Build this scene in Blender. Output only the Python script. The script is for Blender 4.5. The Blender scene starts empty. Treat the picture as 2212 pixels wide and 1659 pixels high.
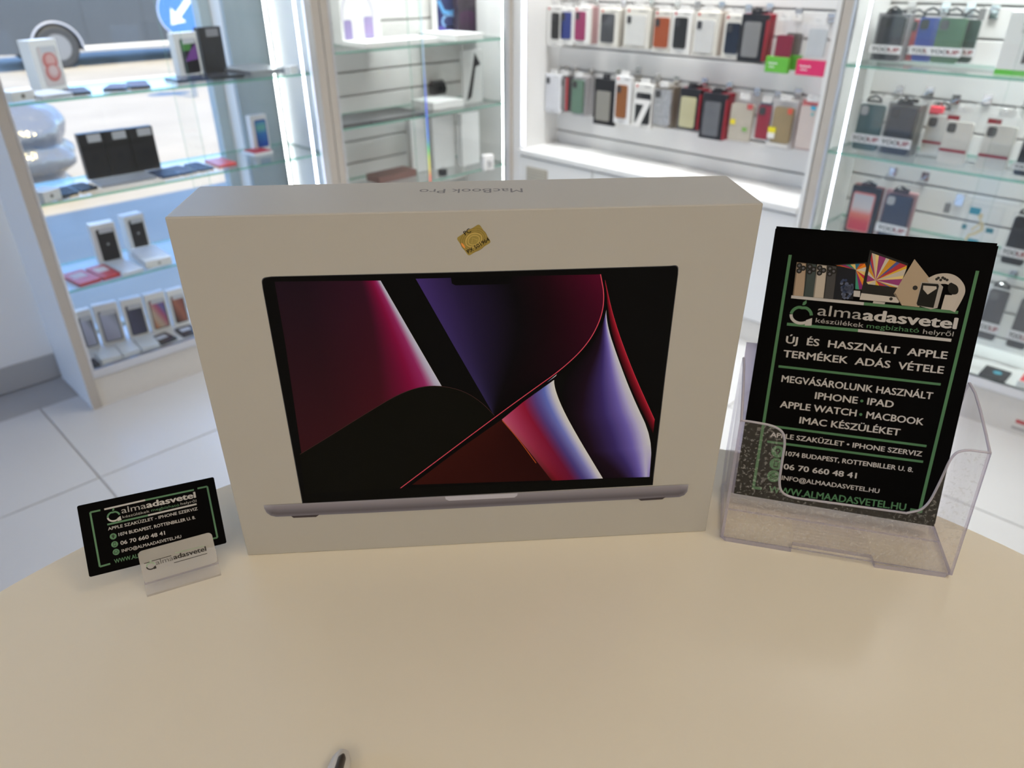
import bpy, bmesh, math, random
from mathutils import Vector, Matrix, noise as mnoise

# ------------------------------------------------------------------ camera
# Solved from the photo (2212 x 1659 px): focal length in px, yaw, pitch, roll
# and position in the frame of the laptop box (x along its front, y away, z up).
FPX, YAW, PITCH, ROLL = 1588.794, 0.0754289, 0.5175318, -0.0015457
CX, CY, CZ = 0.1667281, -0.4301871, 0.3850655
TH = 0.7133653                 # angle between the box front and the shop walls
HT = 1.035                     # height of the table top above the floor
cT, sT = math.cos(TH), math.sin(TH)
def S(x, y, z=0.0):            # box frame -> shop frame (floor at z = 0)
    return Vector((x*cT + y*sT, -x*sT + y*cT, z + HT))
def Sd(v):
    return Vector((v[0]*cT + v[1]*sT, -v[0]*sT + v[1]*cT, v[2]))
fwd = Vector((math.sin(YAW)*math.cos(PITCH), math.cos(YAW)*math.cos(PITCH), -math.sin(PITCH)))
rgt = Vector((math.cos(YAW), -math.sin(YAW), 0))
up = rgt.cross(fwd)
r2 = rgt*math.cos(ROLL) + up*math.sin(ROLL)
u2 = up*math.cos(ROLL) - rgt*math.sin(ROLL)
FW, RT, UP = Sd(fwd), Sd(r2), Sd(u2)
CAM = S(CX, CY, CZ)
scene = bpy.context.scene
COL = scene.collection
cd = bpy.data.cameras.new('camera')
cam = bpy.data.objects.new('camera', cd); COL.objects.link(cam)
cam.matrix_world = Matrix(((RT.x, UP.x, -FW.x, CAM.x), (RT.y, UP.y, -FW.y, CAM.y), (RT.z, UP.z, -FW.z, CAM.z), (0, 0, 0, 1)))
cd.sensor_width = 36.0; cd.sensor_fit = 'HORIZONTAL'; cd.lens = 36.0*FPX/2212.0
cd.clip_start = 0.02; cd.clip_end = 200
cd.dof.use_dof = True; cd.dof.focus_distance = 0.485; cd.dof.aperture_fstop = 8.5
scene.camera = cam

# ------------------------------------------------------------------ world, sun, room lights, added cabinet fill, exposure
world = bpy.data.worlds.new('sky'); scene.world = world; world.use_nodes = True
wn = world.node_tree; wn.nodes.clear()
sky = wn.nodes.new('ShaderNodeTexSky'); sky.sky_type = 'NISHITA'; sky.sun_disc = False
sky.sun_elevation = math.radians(58); sky.sun_rotation = math.radians(190); sky.air_density = 1.0; sky.dust_density = 0.6
bg = wn.nodes.new('ShaderNodeBackground'); bg.inputs[1].default_value = 0.60
tn = wn.nodes.new('ShaderNodeMix'); tn.data_type = 'RGBA'; tn.blend_type = 'MULTIPLY'; tn.inputs[0].default_value = 1.0; tn.inputs[7].default_value = (0.68, 0.86, 1.14, 1)
wo = wn.nodes.new('ShaderNodeOutputWorld')
wn.links.new(sky.outputs[0], tn.inputs[6]); wn.links.new(tn.outputs[2], bg.inputs[0]); wn.links.new(bg.outputs[0], wo.inputs[0])
sl = bpy.data.lights.new('sun', 'SUN'); sl.energy = 6.6; sl.color = (1.0, 0.77, 0.30); sl.angle = 0.01
so = bpy.data.objects.new('sun', sl); COL.objects.link(so)
so.rotation_euler = Vector((-0.10, 0.50, -0.86)).to_track_quat('-Z', 'Y').to_euler()
def ceiling_lamp(x, y, e, col=(1.0, 0.88, 0.70), sx=0.6, sy=0.6, spread=180):
    l = bpy.data.lights.new('ceiling_lamp', 'AREA'); l.shape = 'RECTANGLE'; l.size = sx; l.size_y = sy
    l.energy = e; l.color = col; l.spread = math.radians(spread)
    o = bpy.data.objects.new('ceiling_lamp', l); COL.objects.link(o); o.location = (x, y, 2.83)
for (lx, ly, le) in ((-1.7, -1.9, 8.6), (-0.5, -2.1, 8.4), (-1.8, -0.7, 7.0), (0.6, -1.2, 6.4)):
    ceiling_lamp(lx, ly, le, (1.0, 0.82, 0.58))
for (lx, ly, le) in ((0.9, 1.75, 2.0), (2.1, 1.75, 5.0), (2.15, 1.2, 5.0), (2.15, 0.1, 8.0)):
    ceiling_lamp(lx, ly, le, (1.0, 0.97, 0.93), 0.4, 0.4, 100)
def cabinet_fill(x, y, z, e, sx, sy):  # added fill light under a cabinet top, no fixture there
    l = bpy.data.lights.new('cabinet_fill', 'AREA'); l.shape = 'RECTANGLE'; l.size = sx; l.size_y = sy; l.energy = e; l.color = (0.95, 0.98, 1.0); l.spread = math.radians(95)
    o = bpy.data.objects.new('cabinet_fill', l); COL.objects.link(o); o.location = (x, y, z)
cabinet_fill(0.97, 2.40, 2.20, 5.0, 0.9, 0.10)
cabinet_fill(2.07, 2.38, 2.20, 8.0, 0.8, 0.10)
cabinet_fill(2.66, 1.50, 2.18, 7.0, 0.06, 1.3)
cabinet_fill(2.67, 0.15, 2.20, 9.5, 0.08, 0.9)
vs = scene.view_settings
vs.view_transform = 'Standard'; vs.look = 'None'; vs.gamma = 1.0; vs.use_curve_mapping = False
vs.exposure = 0.13
scene.cycles.transparent_max_bounces = 28
scene.cycles.max_bounces = 6; scene.cycles.diffuse_bounces = 3; scene.cycles.glossy_bounces = 3

# ------------------------------------------------------------------ pixel helpers
def ray(px, py):
    return RT*((px - 1106.0)/FPX) - UP*((py - 829.5)/FPX) + FW
def hit(px, py, P, n):
    d = ray(px, py); return CAM + d*((P - CAM).dot(n)/d.dot(n))
def PZ(px, py, z): return hit(px, py, Vector((0, 0, z)), Vector((0, 0, 1)))
def PX(px, py, x): return hit(px, py, Vector((x, 0, 0)), Vector((1, 0, 0)))
def PY(px, py, y): return hit(px, py, Vector((0, y, 0)), Vector((0, 1, 0)))

# ------------------------------------------------------------------ materials
def lin(c):
    c = c/255.0
    return c/12.92 if c <= 0.04045 else ((c + 0.055)/1.055)**2.4
def rgb(r, g, b): return (lin(r), lin(g), lin(b))
MATS = {}
def nodes_of(name):
    m = bpy.data.materials.new(name); m.use_nodes = True
    return m, m.node_tree.nodes, m.node_tree.links
def mat(name, col, rough=0.5, metal=0.0, spec=0.5, var=None, bump=None, emit=None, sheen=None):
    if name in MATS: return MATS[name]
    m, N, L = nodes_of(name)
    b = N['Principled BSDF']
    b.inputs['Roughness'].default_value = rough; b.inputs['Metallic'].default_value = metal
    b.inputs['Specular IOR Level'].default_value = spec
    tc = N.new('ShaderNodeTexCoord')
    sc_, am = var or (40.0, 0.03)
    nz = N.new('ShaderNodeTexNoise'); nz.inputs['Scale'].default_value = sc_; nz.inputs['Detail'].default_value = 4
    L.new(tc.outputs['Object'], nz.inputs['Vector'])
    mx = N.new('ShaderNodeMix'); mx.data_type = 'RGBA'
    mx.inputs[6].default_value = (col[0]*(1-am), col[1]*(1-am), col[2]*(1-am), 1)
    mx.inputs[7].default_value = (min(1, col[0]*(1+am)), min(1, col[1]*(1+am)), min(1, col[2]*(1+am)), 1)
    L.new(nz.outputs[0], mx.inputs[0]); L.new(mx.outputs[2], b.inputs['Base Color'])
    if bump:
        n2 = N.new('ShaderNodeTexNoise'); n2.inputs['Scale'].default_value = bump[0]; n2.inputs['Detail'].default_value = 3
        L.new(tc.outputs['Object'], n2.inputs['Vector'])
        bp = N.new('ShaderNodeBump'); bp.inputs['Strength'].default_value = bump[1]; bp.inputs['Distance'].default_value = bump[2]
        L.new(n2.outputs[0], bp.inputs['Height']); L.new(bp.outputs[0], b.inputs['Normal'])
    if emit:
        b.inputs['Emission Color'].default_value = (*emit[0], 1); b.inputs['Emission Strength'].default_value = emit[1]
    MATS[name] = m
    return m
def glass(name, tint=(0.97, 0.98, 0.98), ior=1.45, rough=0.02, body=None, body_amt=0.0, speck=None, fmul=1.0):
    """thin clear sheet: see-through body with a Fresnel mirror, optional milky share"""
    if name in MATS: return MATS[name]
    m, N, L = nodes_of(name); N.clear()
    out = N.new('ShaderNodeOutputMaterial')
    tr = N.new('ShaderNodeBsdfTransparent'); tr.inputs[0].default_value = (*tint, 1)
    gl = N.new('ShaderNodeBsdfGlossy'); gl.inputs['Roughness'].default_value = rough
    lw = N.new('ShaderNodeLayerWeight'); lw.inputs[0].default_value = 0.5
    pw = N.new('ShaderNodeMath'); pw.operation = 'POWER'; pw.inputs[1].default_value = 5.0; L.new(lw.outputs['Facing'], pw.inputs[0])
    f0 = ((ior - 1)/(ior + 1))**2
    fr = N.new('ShaderNodeMath'); fr.operation = 'MULTIPLY_ADD'; fr.inputs[1].default_value = (1 - f0)*fmul; fr.inputs[2].default_value = f0*fmul; L.new(pw.outputs[0], fr.inputs[0])
    base = tr
    if body:
        df = N.new('ShaderNodeBsdfDiffuse'); df.inputs[0].default_value = (*body, 1)
        mb = N.new('ShaderNodeMixShader'); mb.inputs[0].default_value = body_amt
        L.new(tr.outputs[0], mb.inputs[1]); L.new(df.outputs[0], mb.inputs[2]); base = mb
        if speck:
            tc = N.new('ShaderNodeTexCoord'); nz = N.new('ShaderNodeTexNoise')
            nz.inputs['Scale'].default_value = speck[0]; nz.inputs['Detail'].default_value = 3
            L.new(tc.outputs['Object'], nz.inputs['Vector'])
            rp = N.new('ShaderNodeMapRange'); rp.inputs[1].default_value = speck[1]; rp.inputs[2].default_value = speck[2]
            rp.inputs[3].default_value = body_amt; rp.inputs[4].default_value = speck[3]
            L.new(nz.outputs[0], rp.inputs[0]); L.new(rp.outputs[0], mb.inputs[0])
    mx = N.new('ShaderNodeMixShader')
    L.new(fr.outputs[0], mx.inputs[0]); L.new(base.outputs[0], mx.inputs[1]); L.new(gl.outputs[0], mx.inputs[2])
    L.new(mx.outputs[0], out.inputs[0])
    MATS[name] = m
    return m
def print_mat(name, rough=0.4, spec=0.4):
    if name in MATS: return MATS[name]
    m, N, L = nodes_of(name)
    b = N['Principled BSDF']; b.inputs['Roughness'].default_value = rough; b.inputs['Specular IOR Level'].default_value = spec
    a = N.new('ShaderNodeAttribute'); a.attribute_name = 'Col'
    L.new(a.outputs['Color'], b.inputs['Base Color'])
    MATS[name] = m
    return m
def led_mat(name, col, strength, pitch=0.016):
    if name in MATS: return MATS[name]
    m, N, L = nodes_of(name); N.clear()
    out = N.new('ShaderNodeOutputMaterial'); em = N.new('ShaderNodeEmission'); em.inputs[0].default_value = (*col, 1)
    tc = N.new('ShaderNodeTexCoord'); sp = N.new('ShaderNodeSeparateXYZ'); L.new(tc.outputs['Object'], sp.inputs[0])
    mu = N.new('ShaderNodeMath'); mu.operation = 'MULTIPLY'; mu.inputs[1].default_value = 2*math.pi/pitch
    sn = N.new('ShaderNodeMath'); sn.operation = 'SINE'
    ma = N.new('ShaderNodeMath'); ma.operation = 'MULTIPLY_ADD'; ma.inputs[1].default_value = strength*0.45; ma.inputs[2].default_value = strength
    L.new(sp.outputs[2], mu.inputs[0]); L.new(mu.outputs[0], sn.inputs[0]); L.new(sn.outputs[0], ma.inputs[0]); L.new(ma.outputs[0], em.inputs[1])
    L.new(em.outputs[0], out.inputs[0]); MATS[name] = m
    return m

PRINT = print_mat('printed_paper', 0.5, 0.12)
PRINT_GLOSS = print_mat('printed_gloss', 0.22, 0.45)
WHITE = mat('white_board', (0.80, 0.80, 0.79), 0.35, var=(6, .015))
EDGE = mat('board_edge', (0.52, 0.475, 0.42), 0.5)
ALU = mat('aluminium', (0.72, 0.72, 0.74), 0.3, 1.0)
CHROME = mat('chrome', (0.8, 0.8, 0.8), 0.12, 1.0)
PAPER = mat('box_white', (0.84, 0.84, 0.83), 0.45)
BLACKP = mat('black_plastic', (0.015, 0.015, 0.017), 0.35)
CLEAR = glass('clear_plastic', (0.985, 0.985, 0.99), 1.4, 0.05, (0.8, 0.82, 0.85), 0.012, fmul=.5)
PANE = glass('pane_glass', (0.992, 0.998, 0.996), 1.38, 0.0)
GEDGE = glass('glass_edge', (0.35, 0.75, 0.62), 1.45, 0.1, (0.30, 0.62, 0.50), 0.45)
SHELFG = glass('shelf_glass', (0.98, 0.993, 0.99), 1.40, 0.02, fmul=.8)
LEDW = led_mat('led_white', (0.94, 1.0, 0.98), 22.0)
LEDL = led_mat('led_lavender', (0.72, 0.78, 1.0), 14.0)

# ------------------------------------------------------------------ object helpers
def tag(o, label=None, cat=None, group=None, kind=None):
    if label: o['label'] = label
    if cat: o['category'] = cat
    if group: o['group'] = group
    if kind: o['kind'] = kind
    return o
def empty(name, M=None, label=None, cat=None, group=None, kind=None):
    o = bpy.data.objects.new(name, None); o.empty_display_size = 0.02
    COL.objects.link(o)
    if M is not None: o.matrix_world = M
    return tag(o, label, cat, group, kind)
def link(name, me, parent=None, mats=(), loc=None):
    for m in mats: me.materials.append(m)
    o = bpy.data.objects.new(name, me); COL.objects.link(o)
    if parent: o.parent = parent
    if loc: o.location = loc
    return o
def frame(O, ex, ez=Vector((0, 0, 1))):
    """matrix with local x along ex, z as close to ez as possible, y = z cross x"""
    ex = ex.normalized(); ey = ez.cross(ex).normalized(); ezz = ex.cross(ey)
    return Matrix(((ex.x, ey.x, ezz.x, O.x), (ex.y, ey.y, ezz.y, O.y), (ex.z, ey.z, ezz.z, O.z), (0, 0, 0, 1)))
def rotz(x, y, z, a): return Matrix.Translation((x, y, z)) @ Matrix.Rotation(a, 4, 'Z')

class MB:
    def __init__(s): s.v = []; s.f = []; s.m = []; s.sm = []
    def add(s, vs, fs, mi=0, smooth=False):
        o = len(s.v); s.v += [tuple(v) for v in vs]
        for f in fs: s.f.append([o + i for i in f]); s.m.append(mi); s.sm.append(smooth)
        return s
    def box(s, x0, x1, y0, y1, z0, z1, mi=0, side=None):
        v = [(x0, y0, z0), (x1, y0, z0), (x1, y1, z0), (x0, y1, z0), (x0, y0, z1), (x1, y0, z1), (x1, y1, z1), (x0, y1, z1)]
        s.add(v, [(0, 3, 2, 1), (4, 5, 6, 7)], mi)
        s.add(v, [(0, 1, 5, 4), (1, 2, 6, 5), (2, 3, 7, 6), (3, 0, 4, 7)], mi if side is None else side)
        return s
    def sheet(s, x0, x1, y0, y1, z0, z1, mi=0, side=1):
        '''upright pane: broad faces look along y, the rims get another material'''
        v = [(x0, y0, z0), (x1, y0, z0), (x1, y1, z0), (x0, y1, z0), (x0, y0, z1), (x1, y0, z1), (x1, y1, z1), (x0, y1, z1)]
        s.add(v, [(0, 1, 5, 4), (2, 3, 7, 6)], mi)
        s.add(v, [(0, 3, 2, 1), (4, 5, 6, 7), (1, 2, 6, 5), (3, 0, 4, 7)], side)
        return s
    def prism(s, pts, y0, y1, mi=0, side=None, axis='y'):
        """polygon in (x, z) swept along y, or in (x, y) along z"""
        n = len(pts)
        if axis == 'y': a = [(p[0], y0, p[1]) for p in pts]; b = [(p[0], y1, p[1]) for p in pts]
        elif axis == 'x': a = [(y0, p[0], p[1]) for p in pts]; b = [(y1, p[0], p[1]) for p in pts]
        else: a = [(p[0], p[1], y0) for p in pts]; b = [(p[0], p[1], y1) for p in pts]
        s.add(a + b, [tuple(range(n)), tuple(range(2*n - 1, n - 1, -1))], mi)
        s.add(a + b, [(i, i + n, (i + 1) % n + n, (i + 1) % n) for i in range(n)], mi if side is None else side)
        return s
    def tube(s, pts, r, seg=8, mi=0, cap=True):
        pts = [Vector(p) for p in pts]; rings = []
        for i, p in enumerate(pts):
            t = (pts[min(i + 1, len(pts) - 1)] - pts[max(i - 1, 0)]).normalized()
            a = t.orthogonal().normalized() if i == 0 else (a - t*a.dot(t)).normalized()
            b = t.cross(a); rr = r[i] if isinstance(r, (list, tuple)) else r
            rings.append([p + (a*math.cos(2*math.pi*k/seg) + b*math.sin(2*math.pi*k/seg))*rr for k in range(seg)])
        vs = [v for ring in rings for v in ring]; fs = []
        for i in range(len(rings) - 1):
            for k in range(seg):
                fs.append((i*seg + k, i*seg + (k + 1) % seg, (i + 1)*seg + (k + 1) % seg, (i + 1)*seg + k))
        s.add(vs, fs, mi, True)
        if cap:
            s.add(rings[0], [tuple(range(seg - 1, -1, -1))], mi); s.add(rings[-1], [tuple(range(seg))], mi)
        return s
    def lathe(s, prof, seg=32, mi=0, c=(0, 0)):
        vs = []; fs = []
        for (r, z) in prof:
            for k in range(seg):
                a = 2*math.pi*k/seg; vs.append((c[0] + r*math.cos(a), c[1] + r*math.sin(a), z))
        for i in range(len(prof) - 1):
            for k in range(seg):
                fs.append((i*seg + k, i*seg + (k + 1) % seg, (i + 1)*seg + (k + 1) % seg, (i + 1)*seg + k))
        return s.add(vs, fs, mi, True)
    def mesh(s, name, bevel=None):
        me = bpy.data.meshes.new(name); me.from_pydata(s.v, [], s.f)
        me.polygons.foreach_set('material_index', s.m); me.polygons.foreach_set('use_smooth', s.sm)
        if bevel:
            bm = bmesh.new(); bm.from_mesh(me); bmesh.ops.remove_doubles(bm, verts=bm.verts, dist=1e-6)
            bmesh.ops.bevel(bm, geom=[e for e in bm.edges if e.calc_face_angle(0) > 0.6], offset=bevel, segments=2, affect='EDGES', profile=0.5)
            bm.to_mesh(me); bm.free()
        me.update(); return me
    def build(s, name, mats, parent=None, bevel=None, loc=None):
        return link(name, s.mesh(name, bevel), parent, mats if isinstance(mats, (list, tuple)) else [mats], loc)

def rr(u0, v0, u1, v1, r, n=5):
    out = []
    for (cx, cy, a0) in ((u1 - r, v0 + r, -90), (u1 - r, v1 - r, 0), (u0 + r, v1 - r, 90), (u0 + r, v0 + r, 180)):
        for i in range(n + 1):
            a = math.radians(a0 + 90.0*i/n); out.append((cx + r*math.cos(a), cy + r*math.sin(a)))
    return out
def lerp(a, b, t): return tuple(x + (y - x)*t for x, y in zip(a, b))
def ramp(stops, t):
    for (t0, c0), (t1, c1) in zip(stops, stops[1:]):
        if t <= t1: return lerp(c0, c1, 0 if t1 == t0 else max(0, (t - t0)/(t1 - t0)))
    return stops[-1][1]
def resample(pts, n):
    L = [0]
    for a, b in zip(pts, pts[1:]): L.append(L[-1] + math.hypot(b[0] - a[0], b[1] - a[1]))
    out = []; j = 0
    for i in range(n + 1):
        d = L[-1]*i/n
        while j < len(pts) - 2 and L[j + 1] < d: j += 1
        t = (d - L[j])/max(1e-12, L[j + 1] - L[j]); out.append(lerp(pts[j], pts[j + 1], min(1, t)))
    return out
def smooth(pts, it=2):
    for _ in range(it):
        q = [pts[0]]
        for a, b in zip(pts, pts[1:]): q += [lerp(a, b, .25), lerp(a, b, .75)]
        q.append(pts[-1]); pts = q
    return pts
TXT = {}
def text_geo(body, bold):
    k = (body, bold)
    if k not in TXT:
        c = bpy.data.curves.new('t', 'FONT'); c.body = body; c.resolution_u = 3
        o = bpy.data.objects.new('t', c); COL.objects.link(o)
        me = bpy.data.meshes.new_from_object(o.evaluated_get(bpy.context.evaluated_depsgraph_get()))
        vs = [(v.co.x, v.co.y) for v in me.vertices]; fs = [tuple(p.vertices) for p in me.polygons]
        bpy.data.objects.remove(o); bpy.data.curves.remove(c); bpy.data.meshes.remove(me)
        TXT[k] = (vs, fs, min(v[0] for v in vs), max(v[0] for v in vs))
    return TXT[k]
class Print:
    """flat print on a plane: O origin, ex / ey in-plane axes, n out; local to its parent"""
    def __init__(s, O=Vector(), ex=Vector((1, 0, 0)), ey=Vector((0, 0, 1)), M=None, eps=4e-5):
        s.O, s.ex, s.ey = Vector(O), Vector(ex), Vector(ey); s.n = s.ex.cross(s.ey).normalized()
        s.M = M; s.eps = eps; s.conv = None; s.v = []; s.f = []; s.c = []
    def px(s, x, y):                       # pixel of the photo -> (u, v) on this plane
        R = s.M.to_3x3(); Ow = s.M @ s.O; d = hit(x, y, Ow, R @ s.n) - Ow
        return (d.dot(R @ s.ex), d.dot(R @ s.ey))
    def _add(s, pts, faces, cols, layer):
        o = len(s.v); s.v += [s.O + s.ex*p[0] + s.ey*p[1] + s.n*(s.eps*(1 + layer)) for p in pts]
        for f in faces:
            s.f.append([o + i for i in f]); s.c.append([cols if not isinstance(cols, list) else cols[i] for i in f])
    def poly(s, pts, col, layer=0): s._add(pts, [tuple(range(len(pts)))], col, layer)
    def ppoly(s, pts, col, layer=0): s.poly([s.px(*p) for p in pts][::-1], col, layer)
    def rect(s, u0, v0, u1, v1, col, layer=0): s.poly([(u0, v0), (u1, v0), (u1, v1), (u0, v1)], col, layer)
    def disc(s, u, v, r, col, layer=0, n=20, ry=None): s.poly([(u + r*math.cos(2*math.pi*i/n), v + (ry or r)*math.sin(2*math.pi*i/n)) for i in range(n)], col, layer)
    def line(s, pts, w, col, layer=0):
        L = []; R = []
        for i, p in enumerate(pts):
            a = pts[max(i - 1, 0)]; b = pts[min(i + 1, len(pts) - 1)]
            d = math.hypot(b[0] - a[0], b[1] - a[1]) or 1; nx, ny = -(b[1] - a[1])/d, (b[0] - a[0])/d
            ww = w[i] if isinstance(w, list) else w
            L.append((p[0] + nx*ww/2, p[1] + ny*ww/2)); R.append((p[0] - nx*ww/2, p[1] - ny*ww/2))
        n = len(pts); s._add(L + R, [(i, i + n, i + n + 1, i + 1) for i in range(n - 1)], col, layer)
    def pline(s, pts, w, col, layer=0): s.line([s.px(*p) for p in pts], w, col, layer)
    def strip(s, A, B, fn, na=30, nb=24, layer=0):
        A = resample(A, na); B = resample(B, na); pts = []; cols = []
        for i in range(na + 1):
            for j in range(nb + 1):
                t = j/nb; pts.append(lerp(A[i], B[i], t)); cols.append(fn(i/na, t))
        fs = []
        for i in range(na):
            for j in range(nb):
                a = i*(nb + 1) + j; fs.append((a, a + 1, a + nb + 2, a + nb + 1))
        s._add(pts, fs, cols, layer)
    def text(s, body, p0, p1, col, layer=1, bold=0.0, h=None, cap=0.72):
        """text on the base line p0 -> p1 (uv), stretched to that width; h = cap height"""
        vs, fs, x0, x1 = text_geo(body, 0)
        d = Vector((p1[0] - p0[0], p1[1] - p0[1])); w = d.length; d.normalize(); q = Vector((-d.y, d.x))
        k = w/(x1 - x0); ky = (h/cap) if h else k
        b = max(0.0, bold)*1.6                 # a heavier weight: the same glyphs laid over each other, slightly shifted
        for ci, (bx, by) in enumerate([(0, 0)] if b == 0 else [(-b, 0), (b, 0), (0, -b*.6), (0, b*.6), (-b*.5, 0), (b*.5, 0)]):
            s._add([(p0[0] + d.x*(x - x0 + bx)*k + q.x*(y + by)*ky, p0[1] + d.y*(x - x0 + bx)*k + q.y*(y + by)*ky) for x, y in vs], fs, col, layer + .12*ci)
    def ptext(s, body, a, b, col, layer=1, bold=0.0, h=None): s.text(body, s.px(*a), s.px(*b), col, layer, bold, h)
    def build(s, name, parent=None, m=None):
        me = bpy.data.meshes.new(name); me.from_pydata([tuple(v) for v in s.v], [], s.f)
        at = me.color_attributes.new('Col', 'FLOAT_COLOR', 'CORNER'); buf = []
        for c in s.c:
            for k in c:
                if s.conv: k = s.conv(*k)
                buf += [k[0], k[1], k[2], 1.0]
        at.data.foreach_set('color', buf)
        # make every face look along the plane normal
        fl = []
        me.update()
        bm = bmesh.new(); bm.from_mesh(me)
        for f in bm.faces:
            if f.normal.dot(s.n) < 0: fl.append(f)
        bmesh.ops.reverse_faces(bm, faces=fl); bm.to_mesh(me); bm.free()
        return link(name, me, parent, [m or PRINT])

# ------------------------------------------------------------------ the room
WALL = mat('wall_paint', (0.84, 0.83, 0.81), 0.7, var=(3, .03), bump=(300, .08, .001))
CEIL = mat('ceiling_paint', (0.80, 0.79, 0.77), 0.8)
TILE = mat('floor_tile_glaze', (0.58, 0.58, 0.58), 0.28, var=(2.5, .05), bump=(60, .04, .001))
GROUT = mat('grout', (0.40, 0.39, 0.38), 0.85)
SKIRT = mat('skirting_tile', (0.42, 0.41, 0.40), 0.45)
PAVE = mat('pavement_stone', (0.37, 0.335, 0.27), 0.85, var=(1.1, .22), bump=(40, .3, .01))
FRAMEM = mat('window_frame_paint', (0.42, 0.50, 0.52), 0.4)
X0, X1, Y0, Y1, ZC = -2.2, 2.92, -2.6, 2.66, 2.9
YO = 2.90
fl = MB().box(X0, X1 + .2, Y0, YO, -0.10, -0.004).build('floor', GROUT); tag(fl, kind='structure')
tm = MB().box(-.2972, .2972, -.2972, .2972, -.012, 0).mesh('floor_tile', bevel=.0012); tm.materials.append(TILE)
GX, GY, TP = 0.2600, 1.836, 0.6
i0, i1 = math.ceil((X0 - GX)/TP), math.floor((X1 - GX)/TP)
for i in range(i0, i1):
    for j in range(math.ceil((Y0 - GY)/TP), math.floor((Y1 + .25 - GY)/TP)):
        o = bpy.data.objects.new('floor_tile', tm); COL.objects.link(o); o.parent = fl
        o.location = (GX + (i + .5)*TP, GY + (j + .5)*TP, 0)
WX0, WX1, WZ0, WZ1 = 0.44, 1.336, 0.06, 2.45
w = MB().box(X0 - .2, WX0, Y1, YO, 0, 3.8).box(WX1, X1 + .2, Y1, YO, 0, 3.8).box(WX0, WX1, Y1, YO, WZ1, 3.8).box(WX0, WX1, Y1, YO, 0, WZ0)
tag(w.build('wall_front', WALL), kind='structure')
tag(MB().box(X1, X1 + .2, Y0 - .2, Y1, 0, 3.0).build('wall_right', WALL), kind='structure')
tag(MB().box(X0 - .2, X1, Y0 - .2, Y0, 0, 3.0).build('wall_rear', WALL), kind='structure')
LY0, LY1 = 0.9, 2.35
w = MB().box(X0 - .2, X0, Y0, LY0, 0, 3.0).box(X0 - .2, X0, LY1, Y1, 0, 3.0).box(X0 - .2, X0, LY0, LY1, 2.5, 3.0)
tag(w.build('wall_left', WALL), kind='structure')
tag(MB().box(X0 - .2, X1 + .2, Y0 - .2, Y1, ZC, ZC + .12).build('ceiling', CEIL), kind='structure')
tag(MB().box(X0, .40, Y1 - .012, Y1, 0, .10).build('baseboard_front', SKIRT, bevel=.002), kind='structure')
tag(MB().box(X0, X0 + .012, Y0, LY0, 0, .10).build('baseboard_left', SKIRT, bevel=.002), kind='structure')
def window(name, a0, a1, z0, z1, M):
    r = empty(name, M, kind='structure')
    t = .045
    MB().box(a0, a0 + t, .05, .11, z0, z1).box(a1 - t, a1, .05, .11, z0, z1).box(a0, a1, .05, .11, z0, z0 + t).box(a0, a1, .05, .11, z1 - t, z1).build('window_frame', FRAMEM, r, bevel=.003)
    MB().box(a0 + t, a1 - t, .076, .084, z0 + t, z1 - t).build('pane', PANE, r)
tag(MB().box(WX1 + .002, 1.56, Y1 - .022, Y1, 0, 2.6).build('trim_1', mat('jamb_grey_blue', (.36, .43, .47), .5), bevel=.003), kind='structure')
window('window_1', WX0, WX1, WZ0, WZ1, Matrix.Translation((0, Y1 + .04, 0)))
window('window_2', LY0, LY1, 0.02, 2.5, Matrix.Translation((X0, 0, 0)) @ Matrix.Rotation(math.radians(90), 4, 'Z'))
tag(MB().box(-14, 16, YO, 30, -.12, -.02).box(-14, X0 - .2, -14, YO, -.12, -.02).build('pavement', PAVE), kind='structure')
tag(MB().box(-14, 16, 11.2, 11.4, -.02, .03).build('kerb', mat('kerb_stone', (.62, .57, .48), .8), bevel=.01), kind='structure')

# ------------------------------------------------------------------ round table
MBX = rotz(*S(0, 0, 0), -TH)
TABLE = mat('cream_laminate', (0.88, 0.82, 0.69), 0.23, spec=0.45, var=(9, .02), bump=(900, .05, .0004))
TEDGE = mat('laminate_edge', (0.60, 0.52, 0.42), 0.5)
tr_ = empty('round_table', rotz(*S(.1997, -.3107, -HT), -TH), 'round cream laminate table carrying the laptop box and the card holders', 'table')
R_ = 0.4662
MB().lathe([(0.0001, HT - .026), (R_ - .001, HT - .026), (R_, HT - .025)], 128, 1).lathe([(R_, HT - .025), (R_, HT - .0015)], 128, 1).lathe([(R_, HT - .0015), (R_ - .0012, HT)], 128, 1).add([(R_*.9975*math.cos(2*math.pi*k/128), R_*.9975*math.sin(2*math.pi*k/128), HT) for k in range(128)], [tuple(range(128))], 0).build('table_top', [TABLE, TEDGE], tr_)
MB().lathe([(.0001, .03), (.045, .03), (.04, .06), (.04, HT - .05), (.09, HT - .026)], 32).build('pedestal', ALU, tr_)
MB().lathe([(.0001, 0), (.26, 0), (.26, .012), (.05, .035), (.0001, .035)], 48).build('base_plate', ALU, tr_)

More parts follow.
